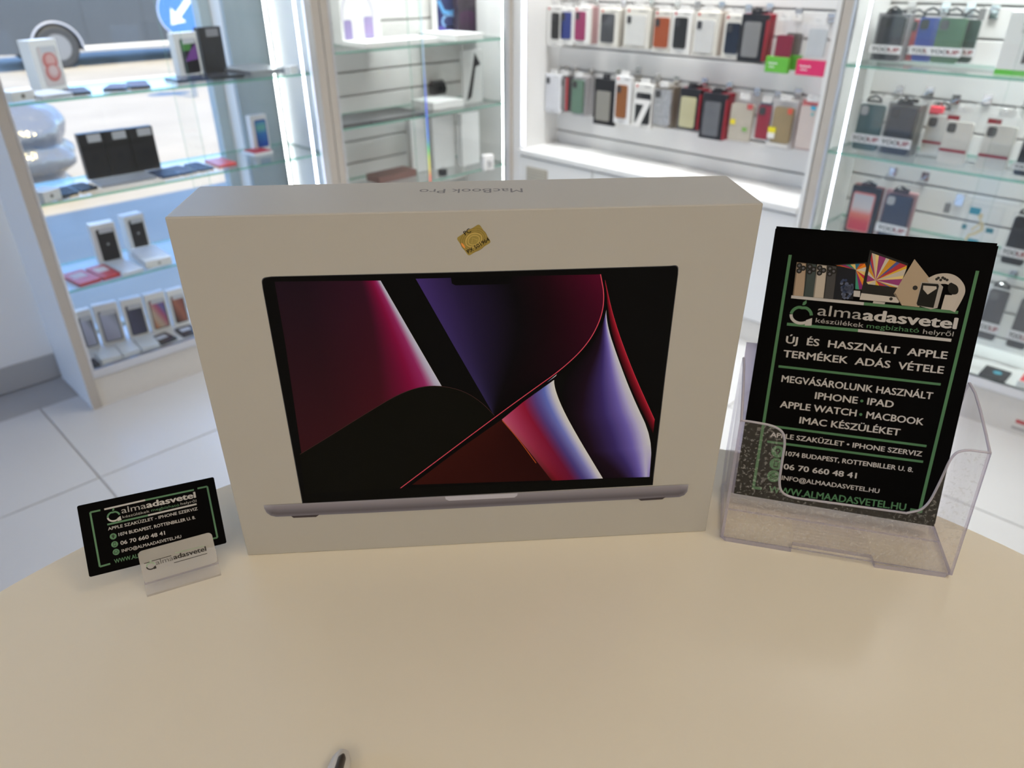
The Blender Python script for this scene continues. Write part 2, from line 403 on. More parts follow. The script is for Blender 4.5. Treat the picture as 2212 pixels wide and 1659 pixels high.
# ------------------------------------------------------------------ laptop box
BW, BH, BD, LEAN = 0.351, 0.2604, 0.0679, -0.01698
BOXP = mat('laptop_box_card', (0.50, 0.493, 0.472), 0.42, spec=0.35, var=(14, .012))
lb = empty('laptop_box', MBX, 'large white cardboard laptop box standing upright with a printed open laptop', 'box')
yt, zt = math.sin(LEAN)*BH, math.cos(LEAN)*BH
vv = [(0, 0, 0), (BW, 0, 0), (BW, BD + yt, 0), (0, BD + yt, 0), (0, yt, zt), (BW, yt, zt), (BW, BD + yt, zt), (0, BD + yt, zt)]
MB().add(vv, [(0, 3, 2, 1), (4, 5, 6, 7), (0, 1, 5, 4), (1, 2, 6, 5), (2, 3, 7, 6), (3, 0, 4, 7)]).build('body', BOXP, lb, bevel=.0009)
def PC(r, g, b): return (r, g, b)
def to_albedo(r, g, b): return tuple(min(.95, .49*lin(c)/lin(k)) for c, k in zip((r, g, b), (152, 144, 130)))
P = Print((0, 0, 0), (1, 0, 0), (0, math.sin(LEAN), math.cos(LEAN)), MBX, 2.5e-5); P.conv = to_albedo
Pp = lambda pts: [P.px(*q) for q in pts]
# lid
def lid_outline(inset=0.0):
    q = [(653, 1088), (592.5, 760), (567, 622)]
    q += smooth([(567, 622), (564, 600), (586, 597)], 3)
    q += [(1015, 587)] + smooth([(1446, 574), (1466, 572), (1465, 592)], 3) + [(1437, 815), (1410, 1048)]
    return q
P.ppoly(lid_outline(), PC(62, 60, 58), 0)
c_ = (1015, 830)
P.ppoly([(c_[0] + (x - c_[0])*.9965, c_[1] + (y - c_[1])*.994) for x, y in lid_outline()], PC(12, 11, 10), 1)
WHT, = (PC(186, 182, 188),)
# left sail: crisp pale edge, magenta glow, dark maroon
def sailA(t, s):
    k = .55 + .75*t
    d = s*(1.0)
    dark = lerp(PC(30, 18, 24), PC(50, 19, 22), t)
    return ramp([(0, PC(176, 172, 180)), (.028*k, PC(160, 150, 165)), (.075*k, PC(132, 38, 82)), (.15*k, PC(112, 16, 50)), (.34*k, lerp(PC(44, 17, 28), PC(62, 18, 24), t)), (.75, dark), (1, dark)], d)
P.strip(Pp([(822, 606), (888, 720), (968, 858)]), Pp([(593, 608), (616, 740), (652, 985)]), sailA, 40, 60, 2)
# purple fold and dark maroon disc
KC = smooth([(1297, 592), (1306, 640), (1298, 690), (1268, 745), (1215, 796), (1150, 842), (1066, 903)], 3)
def foldC(t, s):
    l = lerp(PC(60, 42, 92), PC(40, 34, 62), t); r = lerp(PC(76, 10, 32), PC(10, 8, 9), min(1, t*1.35))
    return ramp([(0, l), (.20, lerp(PC(36, 26, 52), PC(30, 24, 44), t)), (.5, PC(13, 10, 12)), (.68, lerp(PC(28, 9, 14), PC(9, 8, 8), t)), (1, r)], s)
P.strip(Pp([(898, 602), (980, 746), (1066, 895)]), Pp(KC), foldC, 50, 40, 3)
# right-hand folds
W2 = smooth([(1309, 640), (1310, 700), (1334, 772), (1366, 856), (1409, 946), (1403, 1030)], 2)
def foldF(t, s):
    k = min(1, .35 + t*1.1)
    if t > .82: k *= 1 - (t - .82)*2.5
    return ramp([(0, lerp(PC(186, 182, 194), PC(120, 105, 165), max(0, (t - .8)/.2))), (.10*k, PC(165, 158, 182)), (.25*k, PC(98, 84, 148)), (.48*k, PC(52, 38, 84)), (.8*k, PC(26, 13, 22)), (1, PC(12, 9, 10))], s)
P.strip(Pp(W2), Pp(smooth([(1303, 690), (1280, 745), (1215, 815), (1215, 880), (1240, 960), (1270, 1034)], 2)), foldF, 50, 50, 4)
G_out = smooth([(1307, 604), (1326, 690), (1366, 800), (1414, 906)], 2); G_in = smooth([(1309, 640), (1322, 730), (1362, 838), (1411, 936)], 2)
P.strip(Pp(G_out), Pp(G_in), lambda t, s: ramp([(0, PC(196, 62, 70)), (.08, PC(150, 26, 40)), (.4, PC(104, 16, 26)), (1, PC(40, 9, 12))], s), 30, 24, 5)
P.strip(Pp([(1085, 905), (985, 975), (884, 1047)]), Pp(smooth([(1085, 905), (1135, 962), (1195, 1037)], 2)), lambda t, s: lerp(PC(48, 16, 12), PC(36, 11, 10), s), 20, 12, 6)
W1 = smooth([(1203, 808), (1194, 822), (1208, 868), (1240, 930), (1302, 1033)], 2)
def foldD(t, s):
    top = [(0, PC(176, 82, 100)), (.12, PC(160, 60, 88)), (.4, PC(128, 22, 44)), (.62, PC(80, 60, 112)), (.8, PC(84, 96, 160)), (.93, PC(176, 172, 188)), (1, PC(196, 190, 196))]
    bot = [(0, PC(70, 18, 18)), (.12, PC(104, 18, 30)), (.4, PC(92, 20, 44)), (.62, PC(62, 52, 104)), (.8, PC(116, 112, 160)), (.92, PC(176, 170, 180)), (1, PC(190, 184, 186))]
    return lerp(ramp(top, s), ramp(bot, s), t)
P.strip(Pp(smooth([(1084, 906), (1130, 958), (1192, 1038)], 2)), Pp(W1), foldD, 40, 40, 7)
P.pline(smooth([(1085, 908), (1120, 948), (1158, 1000)], 2), .0006, PC(150, 66, 30), 8)
# black hill
HILL = smooth([(648, 981), (712, 942), (790, 893), (862, 850), (912, 834), (956, 833), (1002, 844), (1040, 868), (1068, 897)], 2)
P.ppoly(HILL + [(980, 968), (866, 1055), (868, 1075), (660, 1082)], PC(15, 14, 10), 9)
P.pline(HILL, .00035, PC(62, 40, 36), 10)
# thin red line
KL = smooth([(1297, 592), (1306, 640), (1298, 690), (1268, 745), (1215, 796), (1150, 842), (1066, 903), (865, 1054)], 3)
P.pline(KL, .0006, PC(188, 66, 78), 11)
P.pline([(x + 4.5, y + 5.5) for x, y in KL], .0016, PC(11, 9, 9), 10)
P.ppoly([(974, 598), (976, 612), (984, 616), (1098, 613), (1104, 609), (1106, 596)], PC(10, 9, 9), 12)
P.ppoly([(590, 600), (1300, 584), (1300, 592), (590, 608)], PC(12, 11, 10), 12)
P.ppoly([(655, 1086), (1410, 1047), (1411, 1034), (1403, 1030), (865, 1054), (654, 1066)], PC(13, 12, 10), 12)
# printed laptop base
BT = [(570, 1091), (1487, 1046)]
P.strip(Pp([(570, 1091), (1029, 1068), (1487, 1046)]), Pp(smooth([(571, 1098), (577, 1110), (592, 1116)], 2) + [(800, 1107), (1250, 1084)] + smooth([(1470, 1073), (1484, 1066), (1486, 1052)], 2)),
        lambda t, s: lerp(ramp([(0, PC(128, 120, 118)), (.35, PC(112, 104, 102)), (.75, PC(84, 77, 76)), (1, PC(104, 98, 98))], s), PC(150, 144, 142), .55*max(0, 1 - min(t, 1 - t)*40)), 80, 14, 13)
P.ppoly([(961, 1072), (1118, 1065), (1117, 1070), (1111, 1074), (970, 1081), (963, 1078)], PC(160, 152, 150), 14)
P.ppoly([(629, 1114), (690, 1111), (683, 1116), (634, 1118)], PC(60, 52, 50), 14)
P.ppoly([(1378, 1077), (1437, 1073), (1431, 1078), (1384, 1081)], PC(60, 52, 50), 14)
P.build('printed_laptop', lb, print_mat('laptop_print', .6, .03))
# title on the top side, readable from behind
Q = Print((0, yt, zt), (-1, 0, 0), (0, -1, 0), MBX, 3e-5); Q.conv = to_albedo
Q.ptext('MacBook Pro', (1128, 407), (907, 409), PC(104, 98, 92), 0, .002, h=.0098)
Q.build('printed_title', lb)
# gold hologram sticker
HOLO = mat('hologram_foil', (0.40, 0.31, 0.085), 0.35, 0.75, var=(260, .25))
st_px = [(985, 516), (1034, 480), (1062, 524), (1013, 554)]
Hq = Print((0, 0, 0), (1, 0, 0), (0, math.sin(LEAN), math.cos(LEAN)), MBX, 2.5e-5)
hc = [Vector(Hq.px(*q)) for q in st_px]
mid = sum(hc, Vector((0, 0)))/4; hx = (hc[2] - hc[3]).normalized(); hy = Vector((-hx.y, hx.x)); hw = (hc[2] - hc[3]).length/2; hh = (hc[0] - hc[3]).length/2
E3 = lambda v: Vector((v.x, v.y*math.sin(LEAN), v.y*math.cos(LEAN)))
SO, SX, SY = E3(mid), E3(hx), E3(hy)
sn = SX.cross(SY)
out = rr(-hw, -hh, hw, hh, .0014); pts3 = [SO + SX*a + SY*b for a, b in out]; n_ = len(out)
sk = MB().add([p + sn*.00002 for p in pts3] + [p + sn*.0001 for p in pts3], [tuple(range(n_, 2*n_))] + [(i, (i + 1) % n_, (i + 1) % n_ + n_, i + n_) for i in range(n_)]).build('hologram_sticker', HOLO, lb)
sk['label'] = 'gold hologram seal with black serial number'
T = Print(SO + sn*.0001, SX, SY, MBX, 1.5e-5)
gold, dgold = (.62, .46, .14), (.30, .21, .05)
for rad in (.0078, .0066, .0054): T.line([(rad*1.06*math.cos(2*math.pi*i/36), rad*.9*math.sin(2*math.pi*i/36)) for i in range(37)], .0004, dgold, 0)
def eye(r): return [(r*1.25*math.cos(a)*(1 if True else 1), r*math.sin(a)*abs(math.sin(a))**.25) for a in [2*math.pi*i/28 for i in range(29)]]
T.line(eye(.0042), .0007, gold, 1); T.line(eye(.0029), .0005, gold, 1)
T.line([(-.002, -.001), (0, .0016), (.002, -.001)], .0003, gold, 1)
T.disc(-.0072, .0006, .0006, (.9, .35, .08), 1, 12, .0020)
T.text('PC', (-.0026, .0052), (.0016, .0052), (.012, .010, .008), 2, .012)
T.text('PX 501964', (-.0072, -hh + .0014), (.0080, -hh + .0014), (.012, .010, .008), 2, .012)
T.build('printed_serial', sk, PRINT)

# ------------------------------------------------------------------ leaflet holder with leaflets
ACR = glass('acrylic', (0.985, 0.982, 0.99), 1.42, 0.03, (.75, .72, .78), 0.012, fmul=.6)
ACRS = glass('acrylic_scuffed', (0.985, 0.982, 0.99), 1.42, 0.04, (.78, .76, .74), 0.012, (420, .58, .66, .20), fmul=.7)
ACRE = glass('acrylic_edge', (0.80, 0.78, 0.88), 1.45, 0.15, (.62, .60, .70), 0.35)
MH = MBX @ rotz(.3588, -.0108, 0, math.radians(-19.0))
HWd, HTk = .162, .0022
lh = empty('leaflet_holder', MH, 'clear acrylic leaflet holder with a curved cut-out front, holding black leaflets', 'leaflet holder')
def wall_from(pts2, O, ex, ey, tk, name, m):
    """flat sheet outlined by pts2 on a plane, tk thick towards the back"""
    O, ex, ey = Vector(O), Vector(ex).normalized(), Vector(ey).normalized(); n = ex.cross(ey)
    a = [O + ex*p[0] + ey*p[1] for p in pts2]; b = [v - n*tk for v in a]; k = len(a)
    return MB().add(a + b, [tuple(range(k)), tuple(range(2*k - 1, k - 1, -1))], 0).add(a + b, [(i, i + k, (i + 1) % k + k, (i + 1) % k) for i in range(k)], 1).build(name, [m, ACRE], lh)
FTOP = .0965
cut = [(HWd, 0), (HWd, FTOP)] + smooth([(HWd - .006, FTOP), (.1465, FTOP), (.1395, .092), (.1375, .072), (.1335, .047), (.122, .0415)], 3) \
      + smooth([(.060, .0405), (.042, .040), (.0345, .046), (.0335, .068), (.033, .088), (.026, .0955), (.008, .0965)], 3) + [(0, FTOP), (0, 0)]
cut = [(u, v + .003) if 0 < v else (u, v) for u, v in cut]
fl_ = math.radians(6.5)
wall_from(cut[::-1][::-1], (0, 0, .003), (1, 0, 0), (0, math.sin(fl_), math.cos(fl_)), HTk, 'front_wall', ACRS)
side = smooth([(0, .003), (.0115, .1), (.014, .1035), (.060, .118), (.080, .118)], 1) + [(.083, .11), (.083, .02), (.07, .003)]
for x0 in (0, HWd - HTk):
    MB().prism(side, x0, x0 + HTk, 0, 1, 'x').build('side_wall', [ACR, ACRE], lh)
MB().prism([(.055, .006), (.0572, .006), (.0935, .1255), (.0913, .1255)], HTk, HWd - HTk, 0, 1, 'x').build('back_wall', [ACR, ACRE], lh)
base = [(0, .004), (.004, 0), (.052, 0), (.053, .008), (.109, .008), (.110, -.002), (.158, 0), (HWd, .004), (HWd, .070), (.158, .074), (.004, .074), (0, .070)]
MB().prism(base, 0, .0035, 0, 1, 'z').build('base_plate', [ACR, ACRE], lh)
MB().box(.004, HWd - .004, .028, .060, .0085, .0105, 0, 1).build('inner_floor', [ACR, ACRE], lh)
rb = MB()
for i in range(9): rb.tube([(.054, .0095 + i*.0038, .0052), (.108, .0095 + i*.0038, .0052)], .0010, 6)
rb.build('ribbed_foot', ACR, lh)
RIMM = glass('acrylic_rim', (.92, .90, .95), 1.45, .08, (.80, .78, .84), .45)
fu = Vector((0, math.sin(fl_), math.cos(fl_)))
MB().tube([Vector((u, 0, .003)) + fu*v + Vector((0, .0011, 0)) for u, v in cut[1:-1]], .0009, 8).build('front_rim', RIMM, lh)
for x0 in (0, HWd - HTk):
    MB().tube([(x0 + .0011, a, b) for a, b in smooth([(.0115, .102), (.014, .1035), (.060, .118), (.080, .118)], 1)], .0010, 8).build('side_rim', RIMM, lh)
# leaflets: a small stack of A5 cards leaning back
LBL, LWv, LHv = Vector((.382, .030, .012)), Vector((.1388, -.0514, .0)), Vector((.0238, .0570, .2008))
LWv = LWv.normalized()*.148; LHv = (LHv - LWv*LHv.dot(LWv)/LWv.length_squared).normalized()*.210
LEAFM = mat('leaflet_black', (.003, .003, .0035), 0.6, spec=.02)
def sheet_frame(O, ex, ey): # box frame -> matrix with x along ex, z along ey, y into the sheet
    ex, ey = ex.normalized(), ey.normalized(); n = ex.cross(ey)
    return MBX @ Matrix(((ex.x, -n.x, ey.x, O.x), (ex.y, -n.y, ey.y, O.y), (ex.z, -n.z, ey.z, O.z), (0, 0, 0, 1)))
ML = sheet_frame(LBL, LWv, LHv)
offs = [(0, 0, 0, 0, 'front leaflet of the stack, black with green lines and white shop advertising'),
        (.0006, .0009, .0012, -.003, 'second black leaflet, peeking out just behind the front one'),
        (.0004, .0018, .0021, .004, 'third black leaflet in the acrylic holder, behind the second'),
        (.0010, .0030, .0030, -.002, 'rearmost black leaflet of the stack, resting on the holder back wall')]
leaf_roots = []
for k, (dx, dy, dz, an, lab) in enumerate(offs):
    r = empty('leaflet', ML @ Matrix.Translation((dx, dy, dz)) @ Matrix.Rotation(an, 4, 'Y'), lab, 'leaflet', 'leaflets in the acrylic holder')
    MB().box(0, .148, 0, .0004, 0, .210).build('sheet', LEAFM, r); leaf_roots.append(r)
F = Print((0, 0, 0), (1, 0, 0), (0, 0, 1), ML, 2e-5)
def z6(x, y): return (1540 + x/3.1905, 480 + y/3.1905)
def z7(x, y): return (1500 + x/3.1067, 780 + y/3.1067)
LW_, GRN, GRY = (.53, .52, .54), (.085, .215, .110), (.40, .39, .40)
B_ = .014
def ft(body, a, b, col=LW_, bold=B_, h=None, z=z6, layer=2): F.ptext(body, z(*a), z(*b), col, layer, bold, h)
ft('ÚJ  ÉS  HASZNÁLT  APPLE', (502, 832), (1610, 943), h=.0056)
ft('TERMÉKEK  ADÁS  VÉTELE', (484, 928), (1585, 1044), h=.0056)
ft('MEGVÁSÁROLUNK HASZNÁLT', (472, 1099), (1510, 1221), h=.0054)
ft('IPHONE', (702, 1216), (993, 1250), h=.0054); ft('IPAD', (1062, 1256), (1240, 1279), h=.0054)
ft('APPLE WATCH', (462, 1275), (985, 1338), h=.0054); ft('MACBOOK', (1055, 1349), (1447, 1399), h=.0054)
ft('IMAC KÉSZÜLÉKET', (595, 1385), (1285, 1471), h=.0054)
ft('APPLE SZAKÜZLET • IPHONE SZERVIZ', (396, 1478), (1438, 1614), h=.0040)
for q in ((1026, 1232), (1019, 1325)): F.disc(*F.px(*z6(*q)), .0011, GRN, 2)
ft('1074 BUDAPEST, ROTTENBILLER U. 8.', (612, 634), (1465, 745), h=.0038, z=z7)
ft('06 70 660 48 41', (598, 724), (1085, 787), h=.0046, z=z7)
ft('INFO@ALMAADASVETEL.HU', (585, 796), (1238, 887), h=.0037, z=z7, bold=.010)
ft('WWW.ALMAADASVETEL.HU', (498, 880), (1415, 1003), GRN, h=.0058, z=z7)
F.pline([z6(533, 225), z7(395, 856)], .0022, GRN, 1); F.pline([z7(386, 848), z7(452, 856)], .0022, GRN, 1)
F.pline([z6(1824, 335), z7(1508, 1020)], .0022, GRN, 1); F.pline([z7(1448, 996), z7(1530, 1010)], .0022, GRN, 1)
F.pline([z6(452, 993), z6(1570, 1118)], .0018, GRN, 1); F.pline([z6(386, 1403), z6(1472, 1543)], .0018, GRN, 1); F.pline([z7(488, 540), z7(1535, 676)], .0018, GRN, 1)
# logo bars and lettering
def logo(F, z, p, thin, bold, ws, cols, heavy=.022):
    white, green, gry = cols
    for (a, b, c) in p['bars']: F.pline([z(*a), z(*b)], ws, white if c == 'w' else green, 1)
    F.ptext('alma', z(*p['alma'][0]), z(*p['alma'][1]), gry, 2, thin, p['h'])
    F.ptext('adasvetel', z(*p['adas'][0]), z(*p['adas'][1]), white, 2, heavy, p['h'])
    if 'sub' in p:
        for (body, a, b, c) in p['sub']: F.ptext(body, z(*a), z(*b), gry if c == 'w' else green, 2, -.004, p['hs'])
    c0 = Vector(F.px(*z(*p['ring'][0]))); rx = (Vector(F.px(*z(*p['ring'][1]))) - c0).length; w = rx*.30
    arc = lambda a0, a1, k=1.0: [(c0.x + rx*k*math.cos(math.radians(a0 + (a1 - a0)*i/16)), c0.y + rx*.86*k*math.sin(math.radians(a0 + (a1 - a0)*i/16))) for i in range(17)]
    top = [(x, y - rx*.10*math.exp(-((x - c0.x)/(rx*.22))**2)) for x, y in arc(178, 5)]
    F.line(top, w, green, 3)
    bot = arc(182, 305); F.line(bot, w, white, 3)
    e = bot[-1]
    F.poly([(e[0] - rx*.05, e[1] - rx*.35), (e[0] + rx*.62, e[1] - rx*.28), (e[0] + rx*.55, e[1] + rx*.52), (e[0] - rx*.02, e[1] + rx*.22)], white, 3)
    F.poly([(c0.x - rx*.05, c0.y + rx*1.05), (c0.x - rx*.02, c0.y + rx*1.35), (c0.x + rx*.28, c0.y + rx*1.62), (c0.x + rx*.34, c0.y + rx*1.30), (c0.x + rx*.18, c0.y + rx*1.08)], green, 3)
logo(F, z6, dict(bars=[((540, 514), (1040, 562), 'w'), ((1040, 562), (1690, 622), 'g'), ((510, 702), (1000, 746), 'g'), ((1000, 746), (1643, 814), 'w')],
     alma=((718, 640), (1022, 670)), adas=((1034, 672), (1672, 735)), h=.0082, hs=.0036,
     sub=[('készülékek', (706, 690), (1036, 726), 'w'), ('megbízható', (1058, 728), (1418, 762), 'g'), ('helyről', (1446, 768), (1655, 787), 'w')],
     ring=((608, 640), (678, 640))), -.006, .02, .0022, (LW_, GRN, GRY))
# product pictures
def phone_pic(x, yt_, yb, w_, col, dots=True, lay=4):
    F.ppoly([z6(x + 18, yt_), z6(x + w_ + 8, yt_ + 8), z6(x + w_ - 8, yb + 6), z6(x - 10, yb)], tuple(c*.5 for c in col), lay)
    F.ppoly([z6(x + 26, yt_ + 6), z6(x + w_ + 2, yt_ + 12), z6(x + w_ - 10, yb + 5), z6(x - 2, yb)], col, lay + 1)
    if dots:
        for (dx, dy) in ((36, 24), (34, 60), (62, 42)): F.disc(*F.px(*z6(x + dx, yt_ + dy)), .0020, (.02, .02, .02), lay + 2, 12); F.disc(*F.px(*z6(x + dx, yt_ + dy)), .0009, (.12, .12, .14), lay + 3, 10)
phone_pic(560, 275, 505, 76, (.42, .32, .24), lay=4); phone_pic(632, 282, 511, 74, (.055, .075, .078), lay=8)
phone_pic(700, 290, 518, 78, (.52, .47, .42), lay=12); phone_pic(770, 296, 525, 76, (.065, .065, .07), lay=16); phone_pic(838, 305, 530, 60, (.03, .03, .035), False, lay=20)
F.ppoly([z6(862, 300), z6(985, 328), z6(965, 532), z6(828, 526)], (.012, .014, .022), 24)
random.seed(5)
for _ in range(34):
    a = random.random()*6.28; d_ = random.random()**.6
    F.disc(*F.px(*z6(915 + 48*d_*math.cos(a), 460 + 66*d_*math.sin(a))), .0014*(1.3 - d_*.6), lerp((.03, .05, .12), (.16, .19, .30), random.random()), 25, 9)
def fan(cx, cy, quad, lay, cols, n=26):
    q = [Vector(z6(*p)) for p in quad]
    cen = Vector(z6(cx, cy)); per = resample([tuple(p) for p in q + [q[0]]], n)
    for i in range(n): F.ppoly([tuple(cen), per[i], per[i + 1]], cols[(i*7 + i//3) % len(cols)], lay)
VIV = [(.55, .10, .02), (.70, .38, .03), (.03, .18, .30), (.50, .03, .06), (.75, .55, .20), (.05, .28, .20), (.62, .60, .55), (.25, .03, .18), (.80, .25, .02)]
F.ppoly([z6(835, 292), z6(1060, 276), z6(1060, 470), z6(980, 470), z6(985, 320)], (.02, .02, .02), 17)
fan(985, 330, [(848, 298), (1055, 284), (1055, 460), (980, 465), (984, 335)], 18, VIV, 22)
F.ppoly([z6(962, 470), z6(1015, 474), z6(1012, 516), z6(958, 510)], LW_, 17)
F.ppoly([z6(1082, 190), z6(1345, 285), z6(1270, 560), z6(1010, 532)], (.02, .02, .02), 26)
fan(1120, 400, [(1095, 212), (1340, 300), (1282, 452), (1055, 425)], 27, [(.55, .50, .44), (.70, .42, .04), (.45, .04, .06), (.08, .10, .32), (.62, .30, .03), (.60, .56, .48), (.30, .05, .20), (.75, .60, .25)], 34)
F.ppoly([z6(1022, 488), z6(1290, 520), z6(1278, 556), z6(1010, 533)], (.56, .53, .51), 28)
F.disc(*F.px(*z6(1226, 528)), .0012, (.03, .03, .03), 29, 10)
F.ppoly([z6(1106, 543), z6(1186, 552), z6(1182, 566), z6(1100, 558)], (.45, .43, .42), 25)
F.ppoly([z6(1388, 254), z6(1500, 396), z6(1420, 585), z6(1300, 572), z6(1244, 494)], (.44, .35, .26), 30)
F.ppoly([z6(1244, 494), z6(1300, 572), z6(1296, 560), z6(1256, 488)], (.20, .16, .13), 31)
F.disc(*F.px(*z6(1392, 452)), .0017, (.03, .03, .03), 31, 12)
# watch
F.pline([z6(*q) for q in smooth([(1490, 420), (1560, 385), (1650, 392), (1705, 460), (1680, 520), (1630, 605)], 3)], .0075, (.50, .46, .43), 32)
F.ppoly([z6(1598, 500), z6(1690, 506), z6(1645, 607), z6(1570, 600)], (.52, .48, .45), 33)
F.ppoly([z6(*q) for q in smooth([(1640, 415), (1690, 440), (1690, 495), (1640, 500), (1615, 470), (1620, 425), (1640, 415)], 2)], (.012, .012, .012), 34)
for (dx, dy) in ((1540, 392), (1568, 398), (1596, 390), (1552, 384), (1582, 382), (1612, 398)): F.disc(*F.px(*z6(dx, dy)), .0010, (.03, .03, .03), 35, 8)
F.ppoly([z6(1432, 412), z6(1560, 420), z6(1585, 445), z6(1545, 590), z6(1500, 600), z6(1400, 570)], (.40, .38, .37), 36)
F.ppoly([z6(*q) for q in ((1440, 418), (1550, 426), (1556, 440), (1518, 590), (1408, 574), (1402, 560))], (.01, .01, .01), 37)
F.ppoly([z6(*q) for q in ((1448, 436), (1538, 442), (1540, 458), (1478, 498), (1446, 462))], (.50, .46, .43), 38)
# contact icons
for k, q in enumerate(((560, 608), (548, 690), (532, 772))):
    u, v = F.px(*z7(*q)); F.disc(u, v, .0049, GRN, 2, 22)
    if k == 0: F.disc(u, v + .0008, .0020, (.01, .01, .01), 3, 14); F.poly([(u - .0018, v + .0001), (u + .0018, v + .0001), (u, v - .0030)], (.01, .01, .01), 3); F.disc(u, v + .0008, .0008, GRN, 4, 10)
    if k == 1: F.rect(u - .0017, v - .0028, u + .0017, v + .0028, (.01, .01, .01), 3); F.rect(u - .0012, v - .0019, u + .0012, v + .0020, GRN, 4)
    if k == 2: F.line([(u - .0028, v - .0020), (u + .0028, v - .0020), (u + .0028, v + .0006), (u, v + .0026), (u - .0028, v + .0006), (u - .0028, v - .0020)], .0005, (.01, .01, .01), 3); F.line([(u - .0026, v + .0005), (u, v - .0010), (u + .0026, v + .0005)], .0005, (.01, .01, .01), 3)
F.build('printed_design', leaf_roots[0], PRINT)

# ------------------------------------------------------------------ business card in its small holder
CBL, CW, CH = Vector((-.0961, -.0339, .0184)), Vector((.0834, .0334, -.0046)), Vector((-.0098, .0294, .0394))
CW = CW.normalized()*.090; CH = (CH - CW*CH.dot(CW)/CW.length_squared).normalized()*.050
MC = sheet_frame(CBL, CW, CH)
cr = empty('business_card', MC, 'black business card with green corner brackets and white lettering, in a small stand', 'business card')
bc = rr(0, 0, .090, .050, .0012, 3)
MB().prism(bc, 0, .0005).build('card', LEAFM, cr)
G = Print((0, 0, 0), (1, 0, 0), (0, 0, 1), MC, 1.5e-5)
def z8(x, y): return (100 + x/4.0963, 980 + y/4.0963)
W8, G8, Y8 = (.56, .55, .56), (.12, .26, .15), (.43, .42, .42)
logo(G, z8, dict(bars=[((513, 493), (875, 411), 'w'), ((875, 411), (1306, 320), 'g'), ((540, 628), (900, 546), 'g'), ((900, 546), (1330, 446), 'w')],
     alma=((668, 530), (886, 482)), adas=((892, 480), (1322, 388)), h=.0044, hs=.0019,
     sub=[('készülékek', (676, 572), (915, 518), 'w'), ('megbízható', (930, 512), (1178, 462), 'g'), ('helyről', (1190, 456), (1330, 426), 'w')],
     ring=((596, 555), (648, 543))), -.004, .02, .0012, (W8, G8, Y8))
def gt(body, a, b, col=W8, bold=.012, h=.002): G.ptext(body, z8(*a), z8(*b), col, 2, bold, h)
gt('APPLE SZAKÜZLET - IPHONE SZERVIZ', (548, 680), (1340, 498), h=.0022, bold=.008)
gt('1074 BUDAPEST, ROTTENBILLER U. 8.', (642, 730), (1320, 576), h=.0023)
gt('06 70 660 48 41', (660, 808), (1052, 716), h=.0028)
gt('INFO@ALMAADASVETEL.HU', (670, 874), (1196, 744), h=.0022, bold=.008)
gt('WWW.ALMAADASVETEL.HU', (605, 972), (1180, 830), G8, h=.0030, bold=.008)
for pts in ([(478, 500), (388, 520), (474, 1000), (566, 974)], [(1338, 308), (1424, 290), (1514, 742), (1440, 760)]):
    G.pline([z8(*pts[0]), z8(*pts[1])], .0012, G8, 1); G.pline([z8(*pts[1]), z8(*pts[2])], .0012, G8, 1); G.pline([z8(*pts[2]), z8(*pts[3])], .0012, G8, 1)
for k, q in enumerate(((592, 732), (605, 802), (618, 870))):
    u, v = G.px(*z8(*q)); G.disc(u, v, .00215, G8, 2, 20)
    if k == 0: G.disc(u, v + .0003, .0009, (.01, .01, .01), 3, 12); G.poly([(u - .0008, v), (u + .0008, v), (u, v - .0014)], (.01, .01, .01), 3); G.disc(u, v + .0003, .00035, G8, 4, 8)
    if k == 1: G.rect(u - .0008, v - .0013, u + .0008, v + .0013, (.01, .01, .01), 3); G.rect(u - .00055, v - .0009, u + .00055, v + .0009, G8, 4)
    if k == 2: G.line([(u - .0013, v - .001), (u + .0013, v - .001), (u + .0013, v + .0003), (u, v + .0013), (u - .0013, v + .0003), (u - .0013, v - .001)], .00025, (.01, .01, .01), 3); G.line([(u - .0012, v + .0002), (u, v - .0006), (u + .0012, v + .0002)], .00025, (.01, .01, .01), 3)
G.build('printed_design', cr, PRINT)
MK = MBX @ rotz(-.0607, -.0367, 0, math.radians(21.0))
ch = empty('card_stand', MK, 'small frosted acrylic business card stand printed with the shop logo', 'card stand')
FROST = glass('acrylic_frosted', (.90, .90, .91), 1.42, .18, (.70, .69, .68), .42)
ca, sa = math.cos(math.radians(38)), math.sin(math.radians(38))
lip = rr(0, 0, .0495, .0225, .003, 5)
def tilt(O, pts, tk, name, m, parent, up_):
    O = Vector(O); a = [O + Vector((p[0], up_.y*p[1], up_.z*p[1])) for p in pts]; n = Vector((1, 0, 0)).cross(up_); b = [v - n*tk for v in a]; k = len(a)
    return MB().add(a + b, [tuple(range(k)), tuple(range(2*k - 1, k - 1, -1))], 0).add(a + b, [(i, i + k, (i + 1) % k + k, (i + 1) % k) for i in range(k)], 1).build(name, [m, ACRE], parent)
upv = Vector((0, sa, ca))
LIPO = Vector((0, .0055, .0078))
lp = tilt(LIPO, lip, .0018, 'front_lip', FROST, ch, upv)
MB().add([(0, -.0005, 0), (.0495, -.0005, 0), (.0495, .0055, .0078), (0, .0055, .0078), (0, .0015, 0), (.0495, .0015, 0), (.0495, .0072, .0066), (0, .0072, .0066)], [(0, 1, 2, 3), (7, 6, 5, 4), (0, 4, 5, 1), (1, 5, 6, 2), (3, 2, 6, 7), (0, 3, 7, 4)]).build('foot', [glass('acrylic_foot', (.95, .95, .96), 1.42, .1, (.72, .70, .70), .16)], ch)
MB().box(0, .0495, .0060, .0205, .0056, .0074, 0, 1).build('card_ledge', [ACR, ACRE], ch)
tilt((0, .0205, .0066), rr(0, 0, .0495, .040, .003, 5), .0018, 'back_rest', ACR, ch, upv)
